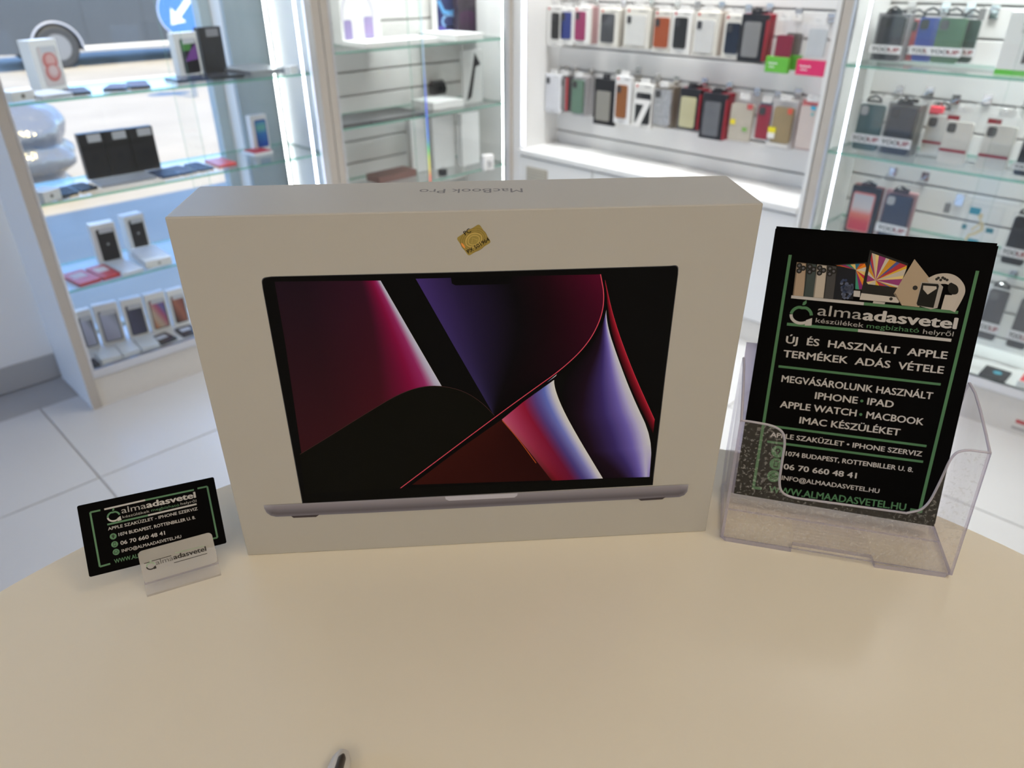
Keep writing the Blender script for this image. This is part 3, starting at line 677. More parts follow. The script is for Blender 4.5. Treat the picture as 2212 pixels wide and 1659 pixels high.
MB().add([(0, .050, 0), (.0495, .050, 0), (.0495, .038, .034), (0, .038, .034), (0, .052, 0), (.0495, .052, 0), (.0495, .040, .034), (0, .040, .034)], [(3, 2, 1, 0), (4, 5, 6, 7), (0, 1, 5, 4), (2, 3, 7, 6), (1, 2, 6, 5), (3, 0, 4, 7)]).build('rear_strut', [ACR], ch)
K = Print(LIPO, (1, 0, 0), (0, sa, ca), MK, 2e-5)
DK = (.035, .032, .032); G9 = (.30, .42, .30)
logo(K, z8, dict(bars=[((864, 972), (914, 960), 'w'), ((935, 950), (1106, 902), 'w'), ((1140, 880), (1400, 815), 'g'), ((1130, 966), (1424, 882), 'w')],
     alma=((974, 985), (1126, 940)), adas=((1130, 936), (1416, 858)), h=.0034, ring=((925, 993), (962, 984))), -.006, .02, .00045, (DK, G9, (.10, .10, .10)))
K.build('printed_logo', lp, PRINT)

# ------------------------------------------------------------------ pen tip at the bottom edge of the photo
q0 = PZ(745, 1640, HT); q1 = PZ(705, 1790, HT)
d_ = (q1 - q0).normalized()
pen = empty('pen', frame(Vector((q0.x, q0.y, HT + .0064)), d_), 'white pen with a dark tip lying at the near table edge', 'pen')
MB().tube([(0.0, 0, 0), (.004, 0, 0), (.010, 0, 0), (.13, 0, 0), (.136, 0, 0)], [.0030, .0052, .0062, .0062, .0045], 18).build('barrel', mat('pen_white', (.72, .70, .68), .3), pen)
MB().tube([(.0045, .0015, .0044), (.007, .0015, .0052), (.022, .0015, .0060), (.04, .0015, .0060)], [.0010, .0022, .0026, .0018], 12).build('clip', mat('pen_dark', (.06, .05, .045), .35), pen)

# ------------------------------------------------------------------ shop cabinets
GROOVE = mat('groove_backing', (.50, .49, .47), .7)  # dark backing board showing between the slats
SLATM = mat('slat_board', (.76, .75, .73), .4, var=(5, .015))
def slats(parent, x0, x1, y, z0, z1, off=0.0):
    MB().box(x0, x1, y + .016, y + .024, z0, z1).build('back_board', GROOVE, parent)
    k = math.floor((z0 - off)/.1)
    while off + k*.1 < z1:
        a, b = max(z0, off + k*.1 + .005), min(z1, off + (k + 1)*.1 - .003)
        if b - a > .01: MB().box(x0, x1, y, y + .016, a, b).build('slat', SLATM, parent, bevel=.002)
        k += 1
def led(parent, x, y, z0, z1, m, w=.010):
    c = MB().box(x - w/2 - .002, x + w/2 + .002, y + .004, y + .009, z0, z1).build('light_strip_channel', ALU, parent)
    MB().box(x - w/2, x + w/2, y + .003, y + .004, z0, z1).build('light_strip', m, c)
def shelf(parent, x0, x1, y0, y1, z):
    MB().box(x0, x1, y0, y1, z - .008, z, 0, 1).build('glass_shelf', [SHELFG, GEDGE], parent)
    for (px_, py_) in ((x0, y0 + .05), (x0, y1 - .05), (x1 - .014, y0 + .05), (x1 - .014, y1 - .05)):
        MB().tube([(px_, py_, z - .011), (px_ + .014, py_, z - .011)], .003, 8).build('shelf_pin', CHROME, parent)
def vitrine(label, M, W, D, zs, side=(.032, .035), top=2.25, deck=.14, slat=False, door_x=.5):
    r = empty('display_cabinet', M, label, 'cabinet', 'glass display cabinets along the walls')
    for a, b in ((0, side[0]), (W - side[1], W)):
        sp = MB().box(a, b, .002, D, 0, top).build('side_panel', WHITE, r, bevel=.0015)
        MB().box(a, b, 0, .002, 0, top).build('edge_band', EDGE, sp)
    MB().box(side[0], W - side[1], .006, .024, 0, deck - .025).build('plinth', mat('plinth_board', (.72, .69, .64), .4), r)
    MB().box(side[0], W - side[1], .0, D, deck - .022, deck).build('deck', WHITE, r, bevel=.002)
    MB().box(side[0], W - side[1], .0, D, top - .03, top).build('top_panel', WHITE, r, bevel=.002)
    MB().box(side[0], W - side[1], -.002, .003, deck - .02, deck + .012).box(side[0], W - side[1], .008, .010, deck, deck + .012).box(side[0], W - side[1], .016, .018, deck, deck + .012).build('door_track', ALU, r)
    for a, b in ((side[0], side[0] + .010), (W - side[1] - .030, W - side[1])):
        MB().box(a, b, -.001, .020, deck, top - .03).build('door_profile', ALU, r, bevel=.002)
    xm = door_x*W
    MB().sheet(side[0] + .010, xm + .03, .0035, .0075, deck + .004, top - .04, 0, 1).build('glass_door', [PANE, GEDGE], r)
    MB().sheet(xm - .03, W - side[1] - .030, .0108, .0148, deck + .004, top - .04, 0, 1).build('glass_door', [PANE, GEDGE], r)
    for z in zs: shelf(r, side[0], W - side[1], .022, D - .01, z)
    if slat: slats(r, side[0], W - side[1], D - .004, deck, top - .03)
    return r
LX, YF, XF = .395, 2.28, 2.585
vl = vitrine('glass display cabinet in front of the street window, full of phone boxes', Matrix.Translation((LX, YF, 0)), 1.15, .34, (1.057, .75, .45, 1.365))
led(vl, 1.063, .024, .16, 2.18, LEDL, .007); led(vl, 1.099, .315, .16, 2.18, LEDW, .007)
vc = vitrine('glass display cabinet in the corner with a grey slatted back wall', Matrix.Translation((1.55, YF, 0)), 1.05, .34, (1.121, .83, .535, 1.42), slat=True, door_x=.43)
led(vc, .995, .022, .16, 2.18, LEDW, .008)
MR = Matrix.Translation((XF, .722, 0)) @ Matrix.Rotation(-math.pi/2, 4, 'Z')
vr = vitrine('glass display cabinet at the right with phone cases on hooks and shelves', MR, 1.15, .32, (1.122, .832, .536, 1.41), deck=.155, slat=True)
led(vr, .078, .022, .17, 2.18, LEDL, .005)
# rainbow LED reflection at the corner door edge, imitated by a glowing strip
RB, N_, L_ = nodes_of('rainbow_reflection_glow'); N_.clear()
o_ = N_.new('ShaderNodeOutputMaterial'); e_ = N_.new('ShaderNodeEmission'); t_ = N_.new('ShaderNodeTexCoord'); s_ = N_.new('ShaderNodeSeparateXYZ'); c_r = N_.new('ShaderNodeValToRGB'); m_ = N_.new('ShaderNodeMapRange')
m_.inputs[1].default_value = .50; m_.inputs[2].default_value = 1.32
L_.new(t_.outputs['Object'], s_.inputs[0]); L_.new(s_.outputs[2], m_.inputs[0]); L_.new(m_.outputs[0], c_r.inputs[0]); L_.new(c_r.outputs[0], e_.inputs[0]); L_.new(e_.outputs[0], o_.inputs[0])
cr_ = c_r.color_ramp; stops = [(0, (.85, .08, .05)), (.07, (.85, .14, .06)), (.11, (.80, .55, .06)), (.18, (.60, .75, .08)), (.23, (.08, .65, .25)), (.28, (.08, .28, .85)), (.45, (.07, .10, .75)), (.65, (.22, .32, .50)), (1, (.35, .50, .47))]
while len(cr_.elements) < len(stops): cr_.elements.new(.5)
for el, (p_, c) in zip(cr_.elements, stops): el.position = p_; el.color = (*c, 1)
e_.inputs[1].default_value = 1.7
MB().box(.486, .4905, .0015, .003, .16, 2.18).build('rainbow_reflection', RB, vc)
# open niche with slat wall above a low cupboard
MN = Matrix.Translation((XF, 2.28, 0)) @ Matrix.Rotation(-math.pi/2, 4, 'Z')
NW = 1.553
nr = empty('display_niche', MN, 'white open wall niche with two rows of hanging phone cases above a low cupboard', 'wall unit')
MB().box(0, .058, 0, .30, 0, 2.25).build('side_panel', WHITE, nr, bevel=.0015)
MB().box(NW - .018, NW - .001, 0, .30, 0, 2.25).build('side_panel', WHITE, nr, bevel=.0015)
MB().box(.058, NW - .018, .0, .30, 2.2, 2.25).build('top_panel', WHITE, nr)
MB().box(.030, NW - .018, -.004, .275, .586, .613).build('counter_board', WHITE, nr, bevel=.003)
MB().box(.058, NW - .018, .018, .30, .10, .586).build('cupboard_body', WHITE, nr)
for a, b in ((.045, .52), (.526, 1.02), (1.026, NW - .02)):
    MB().box(a, b, .002, .018, .105, .578).build('cupboard_door', WHITE, nr, bevel=.0015)
MB().box(.058, NW - .018, .008, .02, 0, .10).build('plinth', mat('plinth_board', (.72, .69, .64), .4), nr)
vg = MB().box(.10, .24, -.002, .004, .46, .535).build('vent_grille', mat('vent_beige', (.42, .38, .30), .6), nr)
for k in range(5): MB().box(.105, .235, -.0045, -.001, .466 + k*.0145, .474 + k*.0145).build('vent_slat', mat('vent_light', (.56, .53, .46), .5), vg)
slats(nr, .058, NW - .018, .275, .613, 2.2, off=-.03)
led(nr, .066, .012, .63, 2.18, LEDL, .006)

# ------------------------------------------------------------------ goods on shelves
def inside(A, ex, w, d):
    '''keep a footprint between the doors and the back of the window and corner cabinets'''
    ey = Vector((-ex.y, ex.x, 0)); c = [A, A + ex*w, A + ey*d, A + ex*w + ey*d]; A = A.copy()
    x0, x1 = (LX + .034, LX + 1.112) if sum(q.x for q in c)/4 < 1.5 else (1.55 + .034, 1.55 + 1.012)
    lo, hi = min(q.y for q in c), max(q.y for q in c)
    if lo < YF + .023: A.y += YF + .023 - lo
    elif hi > YF + .326: A.y -= min(hi - YF - .326, lo - YF - .023)
    lo, hi = min(q.x for q in c), max(q.x for q in c)
    if lo < x0: A.x += x0 - lo
    elif hi > x1: A.x -= hi - x1
    return A
def standing(name, label, cat, bl, br, tl, z, depth, body, group=None, lean=0.0, hmax=None, front=None):
    A, B = PZ(*bl, z), PZ(*br, z); ex = B - A
    if A.x > 1.5: ex = Vector((ex.x, 0, 0))
    w = ex.length; exn = ex.normalized()
    n = Vector((exn.y, -exn.x, 0)); h = hit(*tl, A, n).z - z
    if hmax: h = min(h, hmax)
    A = inside(A, exn, w, depth + h*math.sin(lean))
    M = frame(A, exn) @ Matrix.Rotation(-lean, 4, 'X')
    r = empty(name, M, label, cat, group)
    MB().box(0, w, 0, depth, 0, h).build('box_body', body, r, bevel=.001)
    p = Print((0, 0, 0), (1, 0, 0), (0, 0, 1), M, 1.2e-4)
    return r, p, w, h
def flat(name, label, cat, fl, fr, bk, z, th, body, group=None, sticker=None, screen=None, mark=None, rnd=.006):
    A, B, C = PZ(*fl, z), PZ(*fr, z), PZ(*bk, z); ex = (B - A)
    if A.x > 1.5: ex = Vector((ex.x, 0, 0))
    w = ex.length; exn = ex.normalized(); ey = Vector((-exn.y, exn.x, 0))
    d = max(.03, (C - A).dot(ey))
    A = inside(A, exn, w, d)
    M = frame(A, exn); r = empty(name, M, label, cat, group)
    MB().prism(rr(0, 0, w, d, min(rnd, w*.2, d*.2), 3), 0, th, axis='z').build('body', body, r)
    p = Print((0, 0, th), (1, 0, 0), (0, 1, 0), M, 1.2e-4); u = False
    if screen: p.poly(rr(.003, .003, w - .003, d - .003, min(.006, w*.15, d*.15), 3), screen, 0); u = True
    if sticker: p.rect(w*.18, d*.42, w*.78, d*.80, sticker, 1); u = True
    if u: p.build('top_face', r, PRINT)
    if mark:
        q = Print((0, 0, 0), (1, 0, 0), (0, 0, 1), M, 1.2e-4); q.disc(w*.5, th*.5, min(.006, th*.25), mark, 0, 12); q.build('printed_mark', r)
    return r
BLK, WH_, LAB = (.012, .012, .014), (.80, .80, .80), (.62, .64, .68)
def phone_art(p, w, h, base, stops=None, sticker=True, rim=(.35, .36, .38), box=(.22, .10, .90, .86), ang=False):
    u0, v0, u1, v1 = box[0]*w, box[1]*h, box[2]*w, box[3]*h
    p.poly(rr(u0 - .0015, v0 - .0015, u1 + .0015, v1 + .0015, .008, 4), rim, 0)
    p.poly(rr(u0, v0, u1, v1, .007, 4), base, 1)
    if stops:
        p.strip([(u0 + .004, v0 + .004), (u1 - .004, v0 + .004)], [(u0 + .004, v1 - .006), (u1 - .004, v1 - .006)], lambda t, s: ramp(stops, s if not ang else min(1, max(0, .5*s + .5*t))), 10, 16, 2)
    if sticker: p.rect(u0 + .12*w, v1 - .11*h, u1 - .02*w, v1 + .01*h, LAB, 4)
GP = 'phone boxes in the cabinet by the window'
GF = 'phones and flat boxes lying on the window cabinet shelves'
Z1, Z2, Z3, Z4 = 1.0575, .7505, .4505, .1405
PHD = mat('phone_dark', (.03, .032, .04), .25); PHB = mat('phone_navy', (.035, .05, .10), .25); RED = mat('red_card', (.60, .05, .06), .4)
GREYB = mat('grey_metal', (.32, .33, .35), .35, .6); BLUEW = mat('bluish_white_card', (.70, .74, .82), .4); PBLK = mat('black_box_card', (.016, .016, .018), .4)
r, p, w, h = standing('phone_box', 'white phone box with a pink phone picture on the top window shelf', 'phone box', (93, 200), (149, 191), (64, 88), Z1, .05, PAPER, GP, hmax=.17)
phone_art(p, w, h, (.70, .63, .63)); u = w*.58
for (cx_, cy_, r_) in ((u, h*.36, w*.27), (u, h*.58, w*.27)):
    p.disc(cx_, cy_, r_, (.60, .16, .14), 3 if cy_ > h*.5 else 5, 24)
    for q_ in range(1, 5): p.disc(cx_ + .002*q_*.4, cy_ + .0012*q_, r_*(1 - .12*q_), lerp((.58, .14, .12), (.74, .46, .44) if cy_ > h*.5 else (.75, .60, .60), q_/4), (3 if cy_ > h*.5 else 5) + .3*q_, 24)
p.build('printed_front', r)
r, p, w, h = standing('phone_box', 'white phone box with a purple and green picture, beside the black box', 'phone box', (393, 171), (441, 164), (374, 72), Z1, .03, PAPER, GP, hmax=.17)
phone_art(p, w, h, (.02, .02, .03), None, True)
p.poly([(w*.26, h*.34), (w*.88, h*.40), (w*.88, h*.74), (w*.60, h*.60)], (.22, .08, .34), 3); p.poly([(w*.26, h*.60), (w*.60, h*.60), (w*.74, h*.82), (w*.26, h*.82)], (.08, .28, .07), 3); p.poly([(w*.26, h*.12), (w*.86, h*.12), (w*.88, h*.40), (w*.26, h*.36)], (.02, .02, .025), 4); p.build('printed_front', r)
r, p, w, h = standing('phone_box', 'black phone box with a grey sticker on the top window shelf', 'phone box', (447, 163), (493, 157), (427, 60), Z1, .03, PBLK, GP, hmax=.175)
p.rect(w*.3, h*.80, w*.86, h*.96, (.30, .30, .32), 1); p.disc(w*.5, h*.5, .004, (.1, .1, .11), 1); p.build('printed_front', r)
r, p, w, h = standing('accessory_box', 'small white box with a dark round mark at the end of the top window shelf', 'box', (30, 222), (80, 214), (18, 201), Z1, .08, PAPER)
p.disc(w*.46, h*.5, .007, (.25, .24, .22), 1); p.build('printed_front', r)
flat('phone', 'dark phone lying nearest the pink phone box', 'phone', (150, 207), (199, 203), (127, 197), Z1, .008, PHD, GF, screen=(.10, .10, .14))
flat('phone', 'dark phone lying in the middle of the top window shelf', 'phone', (222, 198), (273, 196), (206, 188), Z1, .008, PHD, GF, screen=(.13, .12, .18))
flat('phone', 'dark phone lying at the right of three on the top window shelf', 'phone', (282, 193), (327, 190), (258, 182), Z1, .008, PHD, GF, screen=(.13, .12, .18))
flat('flat_box', 'pale bluish flat box under the pink phone box', 'box', (92, 217), (160, 208), (80, 204), Z1, .012, BLUEW, GF)
flat('phone', 'dark blue phone lying in front of the purple-picture phone box', 'phone', (385, 180), (452, 173), (380, 171), Z1, .010, PHB, GF)
flat('phone', 'dark phone lying in front of the black phone box', 'phone', (458, 173), (530, 166), (452, 164), Z1, .010, PHD, GF)
flat('laptop', 'grey closed laptop at the right end of the top window shelf', 'laptop', (545, 166), (628, 156), (520, 150), Z1, .018, GREYB, rnd=.01)
r, p, w, h = standing('power_adapter', 'small white power adapter at the right end of the top window shelf', 'adapter', (629, 160), (645, 157), (625, 144), Z1, .03, PAPER)
# second shelf
for k, lab in enumerate(('left of the three black phone boxes side by side', 'middle one of three black phone boxes side by side', 'right of the three black phone boxes side by side')):
    a = (193 + 52.3*k, 389 - 8.7*k); b = (193 + 52.3*(k + 1) - 1, 389 - 8.7*(k + 1)); c = (163 + 55*k, 292 - 6.7*k)
    r, p, w, h = standing('phone_box', lab, 'phone box', a, b, c, Z2, .03, PBLK, GP, hmax=.17)
    p.rect(w*.36, h*.80, w*.92, h*.97, LAB, 1); p.line([(w*.5 + w*.28*math.cos(math.pi*i/10), h*.45 + w*.5*math.sin(math.pi*i/10)) for i in range(11)], .002, (.05, .05, .055), 1); p.disc(w*.5, h*.45, .010, (.035, .035, .04), 1); p.build('printed_front', r)
r, p, w, h = standing('accessory_box', 'small white box with a dark round mark at the end of the second window shelf', 'box', (95, 440), (131, 429), (85, 418), Z2, .07, PAPER)
p.disc(w*.45, h*.5, .006, (.25, .24, .22), 1); p.build('printed_front', r)
flat('phone', 'dark phone lying beside the small white box, second window shelf', 'phone', (134, 426), (172, 419), (120, 411), Z2, .008, PHD, GF, screen=(.03, .03, .035))
flat('phone', 'dark phone lying in front of the left black phone box', 'phone', (178, 416), (214, 408), (165, 401), Z2, .008, PHD, GF, screen=(.03, .03, .035))
flat('tablet', 'grey tablet lying in front of the three black phone boxes', 'tablet', (222, 407), (340, 386), (203, 393), Z2, .009, mat('tablet_grey', (.38, .40, .44), .4), GF)
flat('phone', 'navy phone lying next to the grey tablet, left of three', 'phone', (352, 387), (392, 379), (325, 373), Z2, .008, PHB, GF, screen=(.05, .07, .12))
flat('phone', 'navy phone lying in the middle of three, second window shelf', 'phone', (396, 379), (430, 371), (368, 365), Z2, .008, PHB, GF, screen=(.10, .12, .18))
flat('phone', 'navy phone lying beside the red phone', 'phone', (434, 371), (464, 365), (404, 358), Z2, .008, PHB, GF, screen=(.06, .08, .14))
flat('phone', 'bright red phone lying on the second window shelf', 'phone', (474, 363), (513, 356), (448, 350), Z2, .009, mat('phone_red', (.75, .06, .05), .3), GF)
r, p, w, h = standing('phone_box', 'white phone box with a blue and green swirl picture', 'phone box', (552, 328), (586, 321), (536, 252), Z2, .03, PAPER, GP, hmax=.165)
phone_art(p, w, h, (.03, .12, .45), [(0, (.02, .08, .45)), (.5, (.05, .22, .55)), (.75, (.20, .55, .45)), (1, (.10, .30, .55))], False); p.build('printed_front', r)
flat('flat_box', 'red and white flat box lying under the blue swirl phone box', 'box', (551, 339), (592, 331), (535, 329), Z2, .012, PAPER, GF, screen=(.62, .05, .07))
# third shelf
for (lab, a, b, c) in (('left of two white phone boxes with a black phone picture', (217, 572), (268, 561), (204, 487)), ('right of two white phone boxes with a black phone picture', (286, 545), (327, 534), (261, 471))):
    r, p, w, h = standing('phone_box', lab, 'phone box', a, b, c, Z3, .05, PAPER, GP, hmax=.175)
    phone_art(p, w, h, BLK, None, True, (.6, .6, .6), (.18, .06, .90, .88)); p.disc(w*.54, h*.48, .005, (.35, .35, .37), 3, 12); p.build('printed_front', r)
flat('phone_box', 'white flat phone box lying below the right black-picture box', 'phone box', (318, 582), (374, 569), (290, 552), Z3, .028, PAPER, GF, mark=(.4, .4, .4))
flat('flat_box', 'clear pale flat box lying in front of the black-picture phone boxes', 'box', (268, 600), (314, 587), (252, 568), Z3, .012, BLUEW, GF)
flat('phone', 'red phone with a white sticker lying at the left end of the third window shelf', 'phone', (174, 621), (221, 607), (150, 596), Z3, .012, RED, GF, sticker=(.72, .62, .66))
flat('phone', 'red phone with a white sticker lying right of the other red one', 'phone', (224, 607), (266, 595), (200, 583), Z3, .012, RED, GF, sticker=(.75, .68, .70))
# deck
low = [('white phone box with a pale lilac picture, at the left end of the bottom row', (185, 758), (219, 748), (163, 675), [(0, (.45, .46, .60)), (.6, (.56, .58, .72)), (1, (.10, .10, .12))]),
       ('white phone box with a pale blue curved picture, second in the bottom row', (224, 747), (274, 735), (202, 662), [(0, (.42, .42, .58)), (.6, (.50, .54, .70)), (1, (.22, .24, .30))]),
       ('white phone box with a dark blue planet picture in the bottom row', (282, 732), (326, 721), (257, 651), [(0, (.10, .11, .20)), (.5, (.06, .06, .12)), (1, (.03, .03, .05))]),
       ('white phone box with a pink, orange and blue picture in the bottom row', (331, 719), (373, 707), (315, 638), [(0, (.60, .18, .06)), (.3, (.62, .50, .38)), (.6, (.50, .10, .20)), (.8, (.10, .16, .45)), (1, (.45, .06, .20))]),
       ('white phone box with a dark red picture, half hidden by the laptop box', (378, 705), (412, 695), (360, 630), [(0, (.04, .02, .02)), (.5, (.45, .16, .10)), (1, (.18, .04, .04))])]
for (lab, a, b, c, stp) in low:
    r, p, w, h = standing('phone_box', lab, 'phone box', a, b, c, Z4, .03, PAPER, GP, hmax=.175)
    phone_art(p, w, h, (.05, .05, .06), stp, True, (.62, .62, .62), (.14, .06, .90, .84), True); p.build('printed_front', r)
for (lab, a, b, c) in (('white flat box lying at the left front of the cabinet floor', (221, 787), (266, 774), (207, 768)), ('white flat box lying in the middle of the cabinet floor', (268, 773), (306, 762), (250, 751)), ('white flat box lying next to the phones on the cabinet floor', (308, 761), (347, 750), (290, 738))):
    flat('flat_box', lab, 'box', a, b, c, Z4, .016, mat('flat_box_white', (.74, .78, .80), .35), GF)
flat('phone', 'dark phone with a white sticker lying on the cabinet floor', 'phone', (350, 747), (385, 733), (331, 731), Z4, .009, PHD, GF, sticker=(.55, .58, .66))
flat('phone', 'dark phone with a white sticker lying beside the laptop box edge', 'phone', (397, 730), (432, 719), (379, 714), Z4, .009, PHD, GF, sticker=(.62, .66, .76))
flat('phone', 'small dark phone lying in the left corner of the cabinet floor', 'phone', (201, 796), (219, 790), (194, 781), Z4, .009, PHD, GF)

# ------------------------------------------------------------------ corner cabinet goods
C1, C2, C3 = 1.1215, .8305, .5355
r, p, w, h = standing('headphone_box', 'white box with a purple headphones picture in the corner cabinet', 'box', (694, 92), (762, 84), (688, -60), C1, .07, PAPER, hmax=.24)
arc = lambda cx, cy, rx, ry, a0, a1, n=18: [(cx + rx*math.cos(math.radians(a0 + (a1 - a0)*i/n)), cy + ry*math.sin(math.radians(a0 + (a1 - a0)*i/n))) for i in range(n + 1)]
p.line(arc(w*.42, h*.46, w*.38, h*.40, -12, 192), .005, (.50, .46, .62), 1); p.poly(rr(w*.56, h*.06, w*.80, h*.44, .012), (.36, .30, .52), 2); p.poly(rr(w*.06, h*.06, w*.26, h*.40, .012), (.30, .25, .46), 2); p.build('printed_front', r)
r = empty('gadget', frame(PZ(800, 79, C1), Vector((1, -.1, 0))), 'small red gadget with a black cap on the corner cabinet shelf', 'gadget')
MB().tube([(0, .03, .022), (.004, .03, .022), (.07, .03, .022)], [.018, .021, .021], 16).build('barrel', mat('gadget_red', (.65, .02, .04), .3), r)
MB().tube([(.07, .03, .022), (.095, .03, .024), (.10, .03, .024)], [.022, .026, .022], 16).build('cap', BLACKP, r)
r = empty('sunglasses_mount', frame(PZ(905, 72, C1), Vector((1, 0, 0))), 'small dark clip-on gadget standing beside the blue tablet box', 'gadget')
MB().box(0, .07, 0, .03, 0, .010).build('foot', mat('dark_grey_plastic', (.08, .08, .085), .4), r, bevel=.002); MB().box(.035, .06, .005, .025, .010, .045).build('clip', BLACKP, r, bevel=.004)
r, p, w, h = standing('tablet_box', 'white tablet box with a blue looping paint stroke picture', 'tablet box', (943, 80), (997, 75), (943, -90), C1, .03, PAPER, hmax=.25)
p.rect(w*.06, h*.04, w*.98, h*.97, (.04, .05, .14), 0); p.line(arc(w*.5, h*.26, w*.26, h*.11, 120, 470), .012, (.25, .45, .75), 1); p.line([(w*.12, h*.62), (w*.30, h*.42), (w*.62, h*.40), (w*.95, h*.62)], .020, (.14, .40, .75), 2); p.rect(w*.08, h*.05, w*.96, h*.18, (.10, .09, .34), 1); p.build('printed_front', r)
r, p, w, h = standing('tablet_box', 'dark purple tablet box at the right end of the corner cabinet shelf', 'tablet box', (1014, 77), (1054, 74), (1009, -90), C1, .03, mat('purple_black_card', (.03, .018, .035), .35), hmax=.25)
for k in range(7): p.line(arc(w*.5, h*(.02 + k*.05), w*.42, h*.10, 25, 155), .0035, (.06 + .012*k, .022, .07 + .01*k), 1)
p.build('printed_front', r)
flat('flat_box', 'short white flat box in front of the tablet boxes', 'box', (976, 88), (1047, 84), (972, 74), C1, .026, PAPER)
flat('keyboard_box', 'long white flat keyboard box along the corner cabinet shelf', 'box', (790, 104), (966, 92), (786, 94), C1, .018, PAPER)
r = empty('action_camera', frame(PZ(938, 221, C2), Vector((1, 0, 0))), 'small black action camera on a white box in the corner cabinet', 'camera')
MB().box(0, .085, .0, .045, .0305, .085).build('body', BLACKP, r, bevel=.008); MB().tube([(.055, -.002, .06), (.055, -.016, .06)], .017, 16).build('lens', mat('lens_dark', (.03, .035, .04), .1), r); MB().box(.01, .075, .005, .04, .085, .096).build('top_plate', mat('dark_grey_plastic', (.08, .08, .085), .4), r, bevel=.002)
flat('flat_box', 'white flat box under the black action camera', 'box', (936, 238), (1012, 229), (932, 222), C2, .030, PAPER)
r, p, w, h = standing('watch_band_box', 'tall grey box with a black watch strap picture, leaning in the corner cabinet', 'box', (1002, 226), (1046, 220), (1014, 102), C2, .015, mat('pale_grey_card', (.52, .53, .52), .45), lean=0, hmax=.24)
p.poly([(w*.62, h*.95), (w*.92, h*.72), (w*.66, h*.68), (w*.42, h*.12), (w*.16, h*.05), (w*.50, h*.66)], (.03, .03, .032), 1); p.build('printed_front', r)
flat('laptop', 'dark grey closed laptop at the left of the corner cabinet shelf', 'laptop', (722, 284), (788, 271), (717, 264), C2, .014, mat('laptop_dark', (.10, .10, .105), .45, .3), 'laptops in the corner cabinet', rnd=.01)
flat('laptop', 'dark grey closed laptop in the middle of the corner cabinet shelf', 'laptop', (806, 270), (924, 250), (775, 252), C2, .014, mat('laptop_dark', (.10, .10, .105), .45, .3), 'laptops in the corner cabinet', rnd=.01)
for (lab, a, b, c) in (('white upright box at the left of three below the action camera', (893, 374), (933, 367), (880, 258)), ('white upright box in the middle of three in the corner cabinet', (939, 367), (994, 359), (934, 254)), ('white upright box at the right of three in the corner cabinet', (1000, 360), (1043, 353), (1000, 246))):
    r, p, w, h = standing('tablet_box', lab, 'tablet box', a, b, c, C3, .04, mat('upright_box_white', (.72, .73, .73), .4), 'white upright boxes in the corner cabinet')
r = empty('charger', frame(PZ(955, 382, C3), Vector((1, 0, 0))), 'small black charger cube in front of the white upright boxes', 'charger')
MB().box(0, .035, 0, .03, 0, .032).build('body', BLACKP, r, bevel=.004); MB().tube([(.010, .015, .032), (.010, .015, .045)], .002, 8).build('pin', CHROME, r); MB().tube([(.025, .015, .032), (.025, .015, .045)], .002, 8).build('pin', CHROME, r)
r = empty('power_adapter', frame(PZ(1046, 370, C3), Vector((1, -.2, 0))), 'white power adapter on the lowest corner cabinet shelf', 'adapter')
MB().box(0, .06, 0, .03, 0, .075).build('body', PAPER, r, bevel=.006); MB().box(.02, .04, -.012, 0, .02, .05).build('plug', mat('plug_grey', (.5, .5, .5), .4), r, bevel=.002)
flat('flat_box', 'reddish brown flat box low in the corner cabinet, just above the laptop box', 'box', (820, 398), (918, 384), (815, 384), C3, .03, mat('brown_card', (.24, .12, .10), .6))

